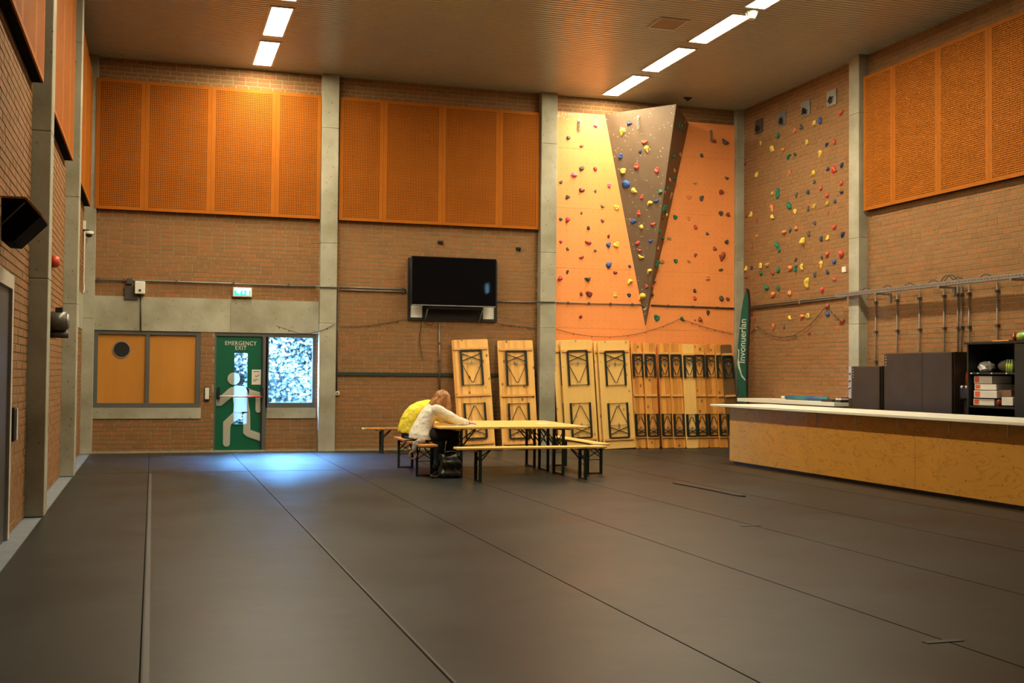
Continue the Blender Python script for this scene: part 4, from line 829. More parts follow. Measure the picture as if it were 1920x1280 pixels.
# ================================================================== BEER TABLES AND BENCHES
def rrect(x0, x1, y0, y1, r, n=4):
    out = []
    for cx, cy, a0 in ((x1-r, y1-r, 0), (x0+r, y1-r, PI/2), (x0+r, y0+r, PI), (x1-r, y0+r, 1.5*PI)):
        for k in range(n+1): a = a0+PI/2*k/n; out.append((cx+r*math.cos(a), cy+r*math.sin(a)))
    return out
def make_trestle(name, ln, wd, ht, legx, legy, topm, thick=.030):
    """standing beer table / bench, length along local x"""
    t = thing(name, 'x', 'x'); w_ = .036
    obj('top', MB().prism(rrect(-ln/2, ln/2, -wd/2, wd/2, .045), ht-thick, ht, 2).mesh('top'), topm, t, bevel=.004)
    for sx in (-1, 1):
        x = sx*legx
        obj('batten', MB().box(x+sx*.07-.03, x+sx*.07+.03, -wd/2+.02, wd/2-.02, ht-thick-.025, ht-thick).mesh('batten'), 'batten', t)
        for sy in (-1, 1):
            y = sy*legy; obj('leg', MB().bar((x, y, 0), (x, y, ht-thick-.01), w_, w_, (1, 0, 0)).mesh('leg'), 'legmetal', t)
        obj('crossbar', MB().bar((x, -legy, ht-thick-.02), (x, legy, ht-thick-.02), .025).mesh('crossbar'), 'legmetal', t)
        obj('foot_bar', MB().bar((x, -legy, .012), (x, legy, .012), .020).mesh('foot_bar'), 'legmetal', t)
        z0, z1 = ht*.52, ht-thick-.06
        obj('cross_brace', MB().bar((x, -legy, z0), (x, legy, z1), .012).bar((x, -legy, z1), (x, legy, z0), .012).bar((x, -legy, z0-.03), (x, legy, z0-.03), .010).mesh('cross_brace'), 'legmetal', t)
        obj('strut', MB().bar((x, -legy, ht*.58), (x-sx*.26*ht/.7, -.015, ht-thick-.012), .014).bar((x, legy, ht*.58), (x-sx*.26*ht/.7, .015, ht-thick-.012), .014).mesh('strut'), 'legmetal', t)
    return t
tb0 = make_trestle('beer_table', 2.2, .70, .712, .765, .20, 'pineT')
bn0 = make_trestle('beer_bench', 2.18, .265, .462, .765, .105, 'pineT', .028)
bnL = make_trestle('beer_bench', 2.18, .265, .462, .740, .105, 'pineL', .028)
index_kids()
def put(o, first, x, y, rz, label, cat, group):
    c = o if first else copy_tree(o); c.location = (x, y, 0); c.rotation_euler = (0, 0, rz); return tag(c, label, cat, group)
G = 'beer tables pushed together'
put(tb0, True, 6.14, -5.53, .0, 'pine beer table at the front of the three pushed together', 'table', G)
put(tb0, False, 6.15, -4.825, .0, 'pine beer table in the middle of the three pushed together', 'table', G)
put(tb0, False, 6.17, -4.12, .0, 'pine beer table at the back of the three pushed together', 'table', G)
G = 'beer benches around the tables'
put(bn0, True, 6.20, -6.39, .02, 'long pine bench in front of the tables, nearest the viewer', 'bench', G)
put(bn0, False, 7.43, -4.87, PI/2, 'pine bench at the right end of the tables', 'bench', G)
put(bnL, True, 4.915, -4.76, PI/2-.03, 'reddish pine bench carrying the two seated people', 'bench', G)
put(bnL, False, 5.93, -.72, .02, 'reddish pine bench standing along the back brick wall', 'bench', G)

def make_folded(name, ln, wd, topm, kind):
    """folded table or bench standing on end, underside towards local -y; width on x, length on z"""
    t = thing(name, 'x', 'x'); th = .028
    obj('top', MB().prism(rrect(-wd/2, wd/2, 0, ln, .03), 0, th, 1).mesh('top'), topm, t, bevel=.003)
    bz = {'A': (.055*ln, .49*ln, .915*ln), 'B': (.085*ln, .90*ln), 'C': (.105*ln, .50*ln, .905*ln), 'D': (.105*ln, .90*ln)}[kind]
    bw = wd-.05 if kind in 'AB' else wd-.03
    for z in bz: obj('batten', MB().box(-bw/2, bw/2, -.026, 0, z-.021, z+.021).mesh('batten'), 'batten', t)
    lw, lh = (.40, .38) if kind in 'AB' else (.20, .195); lh *= 1; wl_ = .036 if kind in 'AB' else .045
    for s in (-1, 1):                               # s=+1 upper frame, feet point to the middle
        zf = ln/2+s*(.10 if kind in 'AB' else .30); zt = ln/2+s*(.40 if kind in 'AB' else .385)*ln
        if kind in 'AB': zf = ln/2+s*.08*ln
        else: zf = ln/2+s*.175*ln
        for q in (-1, 1): obj('leg', MB().bar((q*lw/2, -.026, zf), (q*lw/2, -.026, zt), wl_, .026, (0, 1, 0)).mesh('leg'), 'legmetal', t)
        obj('crossbar', MB().bar((-lw/2, -.026, zt), (lw/2, -.026, zt), .026, .024, (0, 1, 0)).mesh('crossbar'), 'legmetal', t)
        obj('foot_bar', MB().bar((-lw/2, -.020, zf+s*.01), (lw/2, -.020, zf+s*.01), .010, .01, (0, 1, 0)).mesh('foot_bar'), 'legmetal', t)
        L_ = abs(zt-zf); za, zb, zc, zd = zt-s*.09*L_, zt-s*.31*L_, zt-s*.36*L_, zt-s*.90*L_
        if kind not in 'AB': zd = zt-s*.86*L_
        obj('cross_brace', MB().bar((-lw/2, -.030, za), (lw/2, -.030, zb), .016, .01, (0, 1, 0)).bar((-lw/2, -.032, zb), (lw/2, -.032, za), .016, .01, (0, 1, 0)).mesh('cross_brace'), 'legmetal', t)
        obj('strut', MB().bar((-lw/2, -.020, zc), (-.02, -.020, zd), .011, .008, (0, 1, 0)).bar((lw/2, -.020, zc), (.02, -.020, zd), .011, .008, (0, 1, 0)).bar((-.02, -.02, zd), (.02, -.02, zd), .011, .008, (0, 1, 0)).mesh('strut'), 'legmetal', t)
        obj('latch', MB().bar((-lw/2, -.028, zc), (lw/2, -.028, zc), .008, .008, (0, 1, 0)).box(-.022, .022, -.04, -.024, zc-.012, zc+.012).box(-.008, .008, -.042, -.024, zc-.035, zc+.035).mesh('latch'), 'steel', t)
    return t
fA = make_folded('folded_beer_table', 2.12, .725, 'pineA', 'A'); fB = make_folded('folded_beer_table', 2.13, .67, 'pineB', 'B')
fC = make_folded('folded_beer_bench', 2.11, .265, 'pineC', 'C'); fD = make_folded('folded_beer_bench', 2.10, .265, 'pineB', 'D'); fE = make_folded('folded_beer_bench', 2.10, .25, 'pineOld', 'C')
index_kids(); USED = set()
def lean(o, x, yb, ang, tilt, label, cat, group, z=0.004, rz=0):
    """stands on its end at (x,yb), top tipped back by ang towards the wall, rolled by tilt in its plane"""
    c = o if o.name not in USED else copy_tree(o); USED.add(o.name)
    ht = abs(math.sin(tilt))*.36 if cat == 'table' else abs(math.sin(tilt))*.13
    c.matrix_world = Matrix.Translation((x, yb, z+ht*math.cos(ang)+.0)) @ Matrix.Rotation(rz, 4, 'Z') @ Matrix.Rotation(-ang, 4, 'X') @ Matrix.Rotation(tilt, 4, 'Y'); return tag(c, label, cat, group)
G = 'folded tables leaning on the wall'
xa = PB(896, 838, -.36).x; xb = PB(978, 838, -.36).x
lean(fA, xa-.01, -.36, .135, -.045, 'folded striped pine table leaning on the brick wall beside the seated people', 'table', G)
lean(fA, xb-.01, -.33, .12, -.025, 'folded striped pine table leaning between the brick wall and concrete column', 'table', G)
lean(fB, PB(1088, 841, -.42).x-.06, -.31, .085, -.042, 'pale folded table peeking out at the left behind another pale table', 'table', G)
lean(fB, PB(1093, 841, -.42).x, -.40, .085, -.040, 'pale folded table leaning on the climbing boards, left of the two in front', 'table', G)
lean(fB, PB(1153, 841, -.40).x-.035, -.30, .085, -.042, 'third pale folded table, a thin edge behind the right front one', 'table', G)
lean(fB, PB(1157, 841, -.43).x, -.38, .085, -.045, 'fourth pale folded table, sandwiched behind the right front one', 'table', G)
lean(fB, PB(1162.5, 842, -.46).x, -.46, .085, -.040, 'pale folded table leaning on the climbing boards, right of the two in front', 'table', G)
G = 'folded benches leaning on the climbing boards'
bs = [(1203, -.30, 'C', .02), (1226, -.38, 'C', .02), (1253, -.30, 'C', .02), (1275, -.38, 'C', .02), (1299, -.46, 'D', .018), (1318, -.38, 'C', .018), (1340, -.30, 'C', .015), (1360, -.38, 'C', .012), (1377, -.46, 'E', .05)]
for i, (x, yb, k, tl) in enumerate(bs):
    o = {'C': fC, 'D': fD, 'E': fE}[k]
    lab = 'pale folded bench without a middle batten, among the darker ones' if k == 'D' else 'dark weathered folded bench at the corner column' if k == 'E' else 'folded orange pine bench against the climbing boards, %s from the pale tables' % ('first', 'second', 'third', 'fourth', '', 'fifth', 'sixth', 'seventh')[i]
    lean(o, PB(x, 838, yb).x, yb, .085, -tl, lab, 'bench', G)

# ================================================================== PEOPLE
def blob(name, pieces, m, parent, voxel=.010, smooth=6, crease=0.0):
    """one continuous surface: overlapping tapered pieces fused by a voxel remesh"""
    mb = MB()
    for kind, pts in pieces:
        if kind == 'cap':                                            # tapered limb with round ends
            P_ = [Vector(p) for p, r in pts]; R_ = [r for p, r in pts]
            pp, rr = [], []
            d0 = (P_[0]-P_[1]).normalized(); d1 = (P_[-1]-P_[-2]).normalized()
            for a in (.98, .8, .5): pp.append(P_[0]+d0*R_[0]*a); rr.append(R_[0]*math.sqrt(1-a*a))
            for i in range(len(P_)):
                pp.append(P_[i]); rr.append(R_[i])
            for a in (.5, .8, .98): pp.append(P_[-1]+d1*R_[-1]*a); rr.append(R_[-1]*math.sqrt(1-a*a))
            mb.tube(pp, rr, 14)
        elif kind == 'ring':                                         # trunk: ellipses along a bent spine, side axis = y
            n = 22; base = len(mb.v); C = [Vector(c) for c, a, b in pts]
            for i, (c, a, b) in enumerate(pts):
                d = (C[min(i+1, len(C)-1)]-C[max(i-1, 0)]).normalized(); dep = Vector((d.z, 0, -d.x)).normalized()
                for k in range(n):
                    t_ = 2*PI*k/n; mb.v.append(tuple(C[i]+Vector((0, 1, 0))*(a*math.cos(t_))+dep*(b*math.sin(t_))))
            for i in range(len(C)-1):
                for k in range(n):
                    a = base+i*n+k; b = base+i*n+(k+1) % n; mb.f.append((a, b, b+n, a+n))
            mb.f.append(tuple(base+k for k in reversed(range(n)))); e = base+(len(C)-1)*n; mb.f.append(tuple(e+k for k in range(n)))
        elif kind == 'ball':
            for c, r in pts: mb.sphere(c, r, 16, 12)
        elif kind == 'mesh':
            mb.add(pts[0], pts[1])
    o = obj(name, mb.mesh(name), m, parent, True)
    rm = o.modifiers.new('fuse', 'REMESH'); rm.mode = 'VOXEL'; rm.voxel_size = voxel; rm.use_smooth_shade = True
    sm_ = o.modifiers.new('smooth', 'SMOOTH'); sm_.iterations = smooth; sm_.factor = .5
    if crease:
        tx = bpy.data.textures.get('creases') or bpy.data.textures.new('creases', 'CLOUDS'); tx.noise_scale = .06; tx.noise_depth = 2
        dp = o.modifiers.new('crease', 'DISPLACE'); dp.texture = tx; dp.strength = crease; dp.mid_level = .5; dp.texture_coords = 'LOCAL'
    return o
def hand_pieces(wr, fdir, side, curl, r=.0090):
    out = []; up = Vector((0, 0, 1)); f = Vector(fdir).normalized(); s = Vector(side).normalized(); P_ = wr+f*.05
    out.append(('cap', [(wr, .024), (wr+f*.03, .026), (P_+f*.015, .024)]))
    for sgn in (-1, 1): out.append(('cap', [(wr+f*.015+s*sgn*.008, .020), (P_+f*.02+s*sgn*.020, .017)]))
    for k, ln in enumerate((.066, .078, .072, .056)):
        a = -.036+.024*k; root = P_+f*.015+s*a; fd = (f+s*(a*4.0)).normalized()
        q1 = root+fd*ln*.55-up*curl*.15*ln; q2 = q1+fd*ln*.35-up*curl*.55*ln; q3 = q2+fd*ln*.12-up*curl*.5*ln
        out.append(('cap', [(root, r*1.08), (q1, r), (q2, r*.9), (q3, r*.8)]))
    th = wr+f*.02-s*.026; out.append(('cap', [(th, r*1.4), (th+f*.028-s*.018, r*1.15), (th+f*.058-s*.010, r*.95)]))
    return out
def person(origin, P):
    t = thing('person', P['label'], 'person', origin, 'people writing at the table'); V = Vector
    nk = V(P['neck']); hd = V(P['head']); ft = V(P['facedir']).normalized(); sd = ft.cross(V((0, 0, 1))).normalized(); upv = sd.cross(ft).normalized()
    spine = P['spine']; legs = []; arms = []
    for s in (-1, 1): legs.append((V((.06, s*.095, .578)), V((.50, s*.10, .575)), V((.42 if s < 0 else .47, s*.10, .085))))
    ch = V(spine[-2][0])
    for s, el, wr in ((-1, P['elR'], P['wrR']), (1, P['elL'], P['wrL'])): arms.append((ch+V((.03, s*.165, .0)), V(el), V(wr)))
    # ---- body
    pc = [('ring', [(c, a*.86, b*.86) for c, a, b in spine]), ('cap', [(nk-V((.03, 0, .05)), .055), (nk, .052), (hd+upv*-.06-ft*.02, .055)])]
    for h, k, a in legs: pc.append(('cap', [(h, .085), (h.lerp(k, .5), .076), (k, .058), (k.lerp(a, .35), .055), (a, .036), (a+V((.10, 0, -.045)), .028)]))
    for i, (sh, el, wr) in enumerate(arms):
        pc.append(('cap', [(sh, .055), (sh.lerp(el, .5), .047), (el, .040), (el.lerp(wr, .4), .040), (wr, .026)]))
        fd = P['fd'][i]; pc += hand_pieces(wr, fd, V(fd).cross(V((0, 0, 1)))*(1 if i == 0 else -1), .5)
    bm = bmesh.new(); bmesh.ops.create_icosphere(bm, subdivisions=3, radius=1)
    for v in bm.verts:
        x, y, z = v.co
        if z < 0: y *= 1+.32*z; x *= 1+.10*z
        if x > 0:
            x += .22*math.exp(-((y/.16)**2+((z+.12)/.20)**2))-.09*math.exp(-(((abs(y)-.34)/.15)**2+((z-.06)/.13)**2))+.06*math.exp(-((y/.25)**2+((z+.50)/.10)**2))+.07*math.exp(-((y/.3)**2+((z+.85)/.15)**2))
        y += math.copysign(.13*math.exp(-(((x+.05)/.14)**2+((z+.02)/.22)**2)), y)
        v.co = hd+ft*(x*.098)+sd*(y*.078)+upv*(z*.118)
    bm.verts.index_update(); pc.append(('mesh', ([tuple(v.co) for v in bm.verts], [tuple(v.index for v in f.verts) for f in bm.faces]))); bm.free()
    bo = blob('body', pc, 'skin', t, .0062, 3)
    for s in (-1, 1):
        obj('eye', MB().sphere(hd+ft*.090+sd*(s*.028)+upv*.008, .010, 8, 6).mesh('eye'), 'black', bo); obj('eyebrow', MB().bar(hd+ft*.098+sd*(s*.014)+upv*.030, hd+ft*.092+sd*(s*.044)+upv*.032, .007).mesh('eyebrow'), P['hairm'], bo)
    obj('mouth', MB().bar(hd+ft*.100+sd*.020-upv*.058, hd+ft*.100-sd*.020-upv*.058, .008).mesh('mouth'), 'redbell', bo)
    # ---- hair
    rr_ = random.Random(P['seed']); hp_ = [('ball', [(hd-ft*.026+upv*.014, (.120, .116, .116))])]
    for k in range(P['locks']):
        a = PI*(.30+1.40*(k+.5)/P['locks']); dirv = ft*math.cos(a)+sd*math.sin(a); st = hd+dirv*.078+upv*.055
        if dirv.dot(ft) > .45: continue
        L_ = P['hairlen']*rr_.uniform(.8, 1.1); w1, w2 = rr_.uniform(-.02, .02), rr_.uniform(-.02, .02); out = V((dirv.x, dirv.y, 0))
        bk = V((-1, 0, 0))*max(0, -dirv.x)*P['hairback']; r0 = rr_.uniform(.024, .032); o1, o2, o3 = rr_.uniform(.018, .034), rr_.uniform(.020, .045), rr_.uniform(.0, .03)
        hp_.append(('cap', [(st, .036), (st+out*o1+bk*.25+V((0, w1, -L_*.30)), r0), (st+out*o2+bk*.55+V((w2, w1, -L_*.60)), r0), (st+out*o3+bk*.85+V((w1, w2, -L_*.85)), r0*.75), (st+out*(o3+.03)+bk+V((w2, w1, -L_)), .008)]))
    blob('hair', hp_, P['hairm'], t, .0058, 1, .014)
    # ---- clothes
    sp = [('ring', [(c, a, b) for c, a, b in spine])]
    for i, (sh, el, wr) in enumerate(arms): sp.append(('cap', [(sh+V((-.01, 0, .0)), .080), (sh.lerp(el, .5), .070), (el, .060), (el.lerp(wr, .5), .053), (el.lerp(wr, .86), .043)]))
    if P['top'] == 'yellow':
        c0 = nk+V((-.05, 0, -.015)); sp.append(('cap', [(c0+V((.05, -.11, -.02)), .042), (c0+V((-.03, -.075, .0)), .050), (c0+V((-.055, 0, .01)), .054), (c0+V((-.03, .075, .0)), .050), (c0+V((.05, .11, -.02)), .042)]))
        blob('hoodie', sp, 'yellow', t, .010, 5, .022)
    else:
        sp.append(('cap', [(nk+V((-.02, -.05, -.03)), .028), (nk+V((-.06, 0, -.015)), .030), (nk+V((-.02, .05, -.03)), .028)])); blob('shirt', sp, 'shirt', t, .009, 4, .020)
        wr = arms[0][2]; el = arms[0][1]; d_ = (wr-el).normalized(); obj('bracelet', MB().tube([wr-d_*.02, wr+d_*.004], .034, 12).mesh('bracelet'), 'black', t, True)
    tp = [('ring', [((.0, 0, .485), .170, .105), ((.01, 0, .56), .172, .115), ((.03, 0, .66), .145, .10)])]
    for h, k, a in legs: tp.append(('cap', [(h, .100), (h.lerp(k, .5), .094), (k, .078), (k.lerp(a, .4), .070), (a+V((0, 0, .03)), .058)]))
    blob('trousers', tp, P['bottom'], t, .011, 5, .014)
    for h, k, a in legs:
        an = V((a.x, a.y, .05)); so = blob('shoe', [('cap', [(an+V((-.04, 0, .0)), .044), (an+V((.05, 0, -.006)), .046), (an+V((.14, 0, -.014)), .036)]), ('cap', [(an+V((-.02, 0, .01)), .045), (an+V((-.01, 0, .06)), .043)])], 'trousers', t, .008, 3)
        obj('sole', MB().prism([(an.x+x_, an.y+y_) for x_, y_ in ((-.085, -.035), (.05, -.046), (.15, -.034), (.178, 0), (.15, .034), (.05, .046), (-.085, .035))], .002, .014, 2).mesh('sole'), 'grey', so)
    return t
SP1 = [((.025, 0, .515), .232, .172), ((.03, 0, .58), .222, .168), ((.055, 0, .67), .190, .145), ((.09, 0, .77), .178, .125), ((.15, 0, .875), .190, .120), ((.20, 0, .94), .180, .10), ((.24, 0, .975), .10, .075)]
SP2 = [((-.01, 0, .565), .195, .150), ((.0, 0, .64), .195, .155), ((.03, 0, .75), .195, .150), ((.10, 0, .86), .200, .145), ((.21, 0, .93), .200, .125), ((.29, 0, .965), .185, .105), ((.35, 0, .99), .11, .080)]
P1 = dict(label='person in a creased white shirt with shoulder-length auburn hair, writing', seed=1, spine=SP1, neck=(.265, -.005, 1.01), head=(.345, -.015, 1.085), facedir=(.85, .10, -.45), elR=(.52, -.21, .785), wrR=(.69, -.12, .752), elL=(.47, .22, .785), wrL=(.60, .06, .748), fd=((1, .25, -.05), (.75, -.65, -.02)),
          top='shirt', bottom='trousers', hairm='hair', hairlen=.27, locks=27, hairback=.20)
P2 = dict(label='person in a yellow hooded sweater and blue jeans leaning over the table', seed=2, spine=SP2, neck=(.42, .0, 1.005), head=(.52, .0, 1.045), facedir=(.78, .0, -.62), elR=(.46, -.20, .785), wrR=(.66, -.12, .750), elL=(.50, .23, .785), wrL=(.68, .06, .748), fd=((1, .2, -.05), (.8, -.5, -.02)),
          top='yellow', bottom='jeans', hairm='hairdark', hairlen=.13, locks=19, hairback=.02)
pA = person((4.86, -5.30, 0), P1); pB = person((4.83, -4.72, 0), P2)
# paper, pen, bracelet, scarf, bag
pz = .712
def sheet(cx, cy, a, w_, l_, z, label):
    c, s = math.cos(a), math.sin(a); q = [(cx+x*c-y*s, cy+x*s+y*c) for x, y in ((-l_/2, -w_/2), (l_/2, -w_/2), (l_/2, w_/2), (-l_/2, w_/2))]
    return solid('paper_sheet', MB().prism(q, z, z+.004, 2), 'paper', label, 'paper')
sheet(5.50, -5.42, .1, .26, .36, pz+.001, 'white paper sheet under the writing hands'); sheet(5.30, -5.33, -.2, .21, .297, pz+.001, 'white paper sheet near the left table end') if False else None
sheet(6.86, -4.98, .3, .16, .22, pz+.001, 'small white paper lying alone on the tables')
hp = Vector((4.86+.70+.10, -5.30-.10+.03, .765)); solid('pen', MB().tube([hp+Vector((.02, 0, -.045)), hp+Vector((-.01, .0, .09))], [.003, .006], 8), 'paper', 'white pen held in the writing hand', 'pen')
sc = MB(); pts = [Vector((4.88, -5.56, .505)), Vector((4.80, -5.60, .500)), Vector((4.735, -5.62, .47)), Vector((4.72, -5.63, .39)), Vector((4.715, -5.63, .33))]
t = thing('hanging_scarf', 'crumpled patterned scarf with tan strap hanging off the bench', 'scarf', tuple(pts[0])); part('scarf_cloth', sc.tube(pts, [.03, .036, .040, .038, .025], 10), 'cloth', t, True)
lp = [Vector((4.70+.05*math.cos(a), -5.64, .31+.055*math.sin(a))) for a in [2*PI*k/12 for k in range(13)]]; part('strap', MB().tube(lp, .012, 6, False), 'leather', t, True)
bgp = PF(846, 896)
bm = bmesh.new(); bmesh.ops.create_cube(bm, size=1); bmesh.ops.subdivide_edges(bm, edges=bm.edges, cuts=7, use_grid_fill=True)
for v in bm.verts:
    x, y, z = v.co; k = 1-.10*(z+.5)**3; n_ = .02*math.sin(17*x+9*z)+.02*math.sin(13*z+5*y+2)
    r_ = max(abs(x), abs(y)); sq = (1-.14*(abs(x*2)*abs(y*2))**1.5)
    v.co = Vector((x*.32*k*sq+n_*(1 if x > 0 else -1)*.6, y*.22*k*sq-(n_ if y < -.3 else 0), (z+.5)*.315+(.02*math.sin(9*x) if z > .4 else 0)))
me = bpy.data.meshes.new('bag_body'); bm.to_mesh(me); bm.free()
t = thing('handbag', 'black glossy quilted bag standing on the floor under the table end', 'bag', (bgp.x-.0, bgp.y+.06, 0)); obj('bag_body', me, 'bag', t, True)
obj('handle', MB().tube([Vector((-.10, -.02, .31)), Vector((-.09, -.05, .36)), Vector((0, -.08, .375)), Vector((.09, -.05, .36)), Vector((.10, -.02, .31))], .011, 8).mesh('handle'), 'bag', t, True)
obj('strap', MB().tube([Vector((-.15, -.02, .05)), Vector((-.21, -.05, .02)), Vector((-.25, -.03, .02)), Vector((-.26, .04, .03)), Vector((-.18, .05, .06))], .018, 8).mesh('strap'), 'bag', t, True)

# ================================================================== BAR
bx = 10.45; by0, by1 = -13.4, -4.115
t = thing('bar_counter', 'long bar counter with plywood front and white overhanging top', 'bar counter', (11.0, -8.7, 0)); CZ = .985
for a, b in ((by0, -11.60), (-11.595, -9.06), (-9.055, -6.55), (-6.545, by1)): part('plywood_sheet', MB().box(bx, bx+.02, a, b, .045, CZ-.035), 'plyc', t)
part('end_panel', MB().box(bx+.02, 11.2, by1-.02, by1, .03, CZ-.035), 'plyc', t)
part('plinth', MB().box(bx+.05, 11.15, by0, by1-.05, 0, .045), 'black', t)
part('back_panel', MB().box(11.18, 11.2, by0, by1-.02, .03, CZ-.035), 'plyc', t)
part('counter_top', MB().box(10.17, 11.3, by0, -3.95, CZ-.035, CZ), 'top', t, bevel=.004)
for x in (1375, 1420, 1473, 1530, 1605, 1684, 1780, 1890):
    y = PS(x, 780, bx).y; part('bracket', MB().box(bx-.006, bx, y-.012, y+.012, CZ-.20, CZ-.035).box(10.24, bx-.006, y-.012, y+.012, CZ-.041, CZ-.035), 'lampframe', t)
sd_ = MB(); rs = random.Random(21)
for k in range(46):
    y = by1-.12-k*.2
    for zz in (.10, .26, .42, .58, .72):
        if (k*7+int(zz*50)) % 3 == 0: disc(sd_, Vector((bx, y+rs.uniform(-.02, .02), zz+rs.uniform(-.03, .03))), Vector((-1, 0, 0)), .011)
o = part('screw_heads', sd_, 'boxdark', t); o['kind'] = 'stuff'
t = thing('back_counter', 'grey white service shelf along the right wall behind the bar', 'shelf', (12.5, -2.6, 0)); part('shelf_top', MB().box(12.05, 12.85, -4.75, -1.4, .97, 1.035), 'top', t)
part('shelf_leg', MB().box(12.2, 12.26, -4.7, -4.64, 0, .97), 'steel', t); part('shelf_leg', MB().box(12.2, 12.26, -1.5, -1.44, 0, .97), 'steel', t)
YK = lambda x, X: PS(x, 700, X).y
a, b = YK(1475, 12.4), YK(1552, 12.4); solid('teal_roll', MB().tube([(12.4, a, 1.075), (12.4, b, 1.075)], .04, 14), 'teal', 'teal and blue roll lying on the grey service shelf', 'roll', smooth=True)
c = YK(1470, 12.4); solid('small_cup', MB().tube([(12.4, c+.03, 1.035), (12.4, c+.03, 1.10)], [.03, .035], 12), 'white', 'small white cup beside the teal roll', 'cup', smooth=True)
a, b = YK(1553, 12.3), YK(1575, 12.3); solid('folded_cloth', MB().box(12.15, 12.5, b+.01, a-.01, 1.035, 1.075), 'black', 'black folded cloth on the service shelf beside the teal roll', 'cloth', bevel=.012)
t = thing('leaflet_stack', 'pile of black and white leaflets beside the small fridge', 'leaflets', (12.4, b-.1, 1.035)); 
for i, (z0, z1, m_) in enumerate(((1.035, 1.075, 'black'), (1.075, 1.10, 'paper'), (1.10, 1.12, 'boxdark'))): part('leaflet', MB().box(12.18+.02*i, 12.55, b-.20+.02*i, b-.01-.015*i, z0, z1), m_, t)
XA = 12.2
def appliance(label, y0, y1, z0, z1, knobs=None, split=None, depth=.58):
    t = thing('bar_fridge', label, 'fridge', (XA+depth/2, (y0+y1)/2, 0), 'dark fridges behind the bar')
    part('cabinet', MB().box(XA+.04, XA+depth, y0, y1, z0, z1), 'appl', t, bevel=.006)
    part('base', MB().box(XA+.06, XA+depth, y0+.02, y1-.02, 0, z0), 'black', t)
    ys = [y0, split, y1] if split else [y0, y1]
    for p_, q_ in zip(ys[:-1], ys[1:]): part('door', MB().box(XA, XA+.036, p_+.008, q_-.008, z0+.03, z1-.008), 'appl', t, bevel=.006)
    for k in range(4): part('vent_light', MB().box(XA-.003, XA, y1-.06, y1-.045, z1-.06-k*.045, z1-.045-k*.045), 'white', t)
    if split: part('door_seam', MB().box(XA-.001, XA+.03, split-.012, split+.012, z0+.03, z1-.008), 'black', t)
    part('toe_strip', MB().box(XA-.004, XA+.03, y0+.05, y1-.05, z0-.03, z0+.01), 'steel', t)
    if knobs:
        pn_ = part('control_panel', MB().box(XA-.0, XA+.05, y1+.0, y1+.075, z1-.53, z1-.005), 'lav', t)
        for k in range(3): part('knob', MB().tube([(XA, y1+.0375, z1-.12-k*.12), (XA-.03, y1+.0375, z1-.12-k*.12)], .018, 12), 'steel', t, True)
        part('panel_foot', MB().box(XA, XA+.05, y1, y1+.075, z0, z1-.53), 'appl', t)
appliance('small dark brown fridge with lavender control panel behind the bar', -5.80, -5.02, .55, 1.64, knobs=True)
appliance('large dark brown double fridge behind the bar', -7.54, -5.91, .62, 1.84, split=-6.86)
# black cabinet with boxes
t = thing('open_cabinet', 'tall black open cabinet at the right end of the bar', 'cabinet', (12.5, -8.5, 0)); cy0, cy1, cz1, cx0, cx1 = -9.7, -7.86, 1.965, 12.2, 12.80
part('side_panel', MB().box(cx0, cx1, cy1-.03, cy1, 0, cz1-.03), 'cab', t); part('side_panel', MB().box(cx0, cx1, cy0, cy0+.03, 0, cz1-.03), 'cab', t); part('divider', MB().box(cx0, cx1, -8.85, -8.81, 0, cz1-.03), 'cab', t)
part('top_panel', MB().box(cx0-.03, cx1+.01, cy0-.02, cy1+.03, cz1-.03, cz1), 'cab', t); part('back_panel', MB().box(cx1-.015, cx1, cy0+.03, cy1-.03, .02, cz1-.03), 'cab', t)
zs1, zs2 = PS(1850, 698, 12.25).z, PS(1850, 761, 12.25).z
for z_ in (zs1, zs2): part('shelf', MB().box(cx0+.01, cx1-.015, -8.81, cy1-.03, z_-.025, z_), 'cab', t)
part('cabinet_door', MB().box(cx0-.02, cx0, cy0+.01, -8.83, .05, cz1-.04), 'cab', t)
for x in (1821, 1833, 1859, 1887): y = YK(x, 12.2); part('shelf_clip', MB().box(cx0, cx0+.012, y-.015, y+.015, zs1-.02, zs1-.005), 'white', t)
def bxs(x0, x1, y0, y1, X0, X1, label, m_, lab=True):
    A, B_ = PS(x0, y0, X0), PS(x1, y1, X0); t = thing('carton', label, 'carton', ((X0+X1)/2, (A.y+B_.y)/2, B_.z), 'cartons in the black cabinet')
    part('box_body', MB().box(X0, X1, B_.y, A.y, B_.z, A.z), m_, t, bevel=.004)
    if lab: wv = abs(A.y-B_.y); part('box_label', MB().box(X0-.002, X0, A.y-.02-.16*wv-.03, A.y-.025, B_.z+.015, A.z-.012), 'redlab', t)
bxs(1825, 1864, 747, 760.5, 12.26, 12.6, 'lowest white carton with orange label in the cabinet', 'box'); bxs(1826, 1869, 731.5, 746.5, 12.24, 12.6, 'second lowest white carton with orange label in the cabinet', 'box')
bxs(1827, 1868, 719.5, 731, 12.27, 12.6, 'third white carton from the bottom of the cabinet stack', 'box'); bxs(1826, 1860, 704.5, 719, 12.27, 12.6, 'topmost white carton of the cabinet stack', 'box')
bxs(1878, 1899, 744, 760.5, 12.28, 12.55, 'open pale carton to the right of the carton stack', 'box', False); bxs(1873, 1896, 731, 743.5, 12.30, 12.55, 'brown carton lying on the open pale carton', 'boxdark', False)
p = PS(1871, 753, 12.25); solid('red_jar', MB().tube([(12.27, p.y, zs2), (12.27, p.y, zs2+.07), (12.27, p.y, zs2+.095)], [.028, .03, .018], 12), 'bottle', 'red jar between the cartons in the cabinet', 'jar', smooth=True)
p = PS(1852, 690, 12.4); mbp = MB(); rs = random.Random(4)
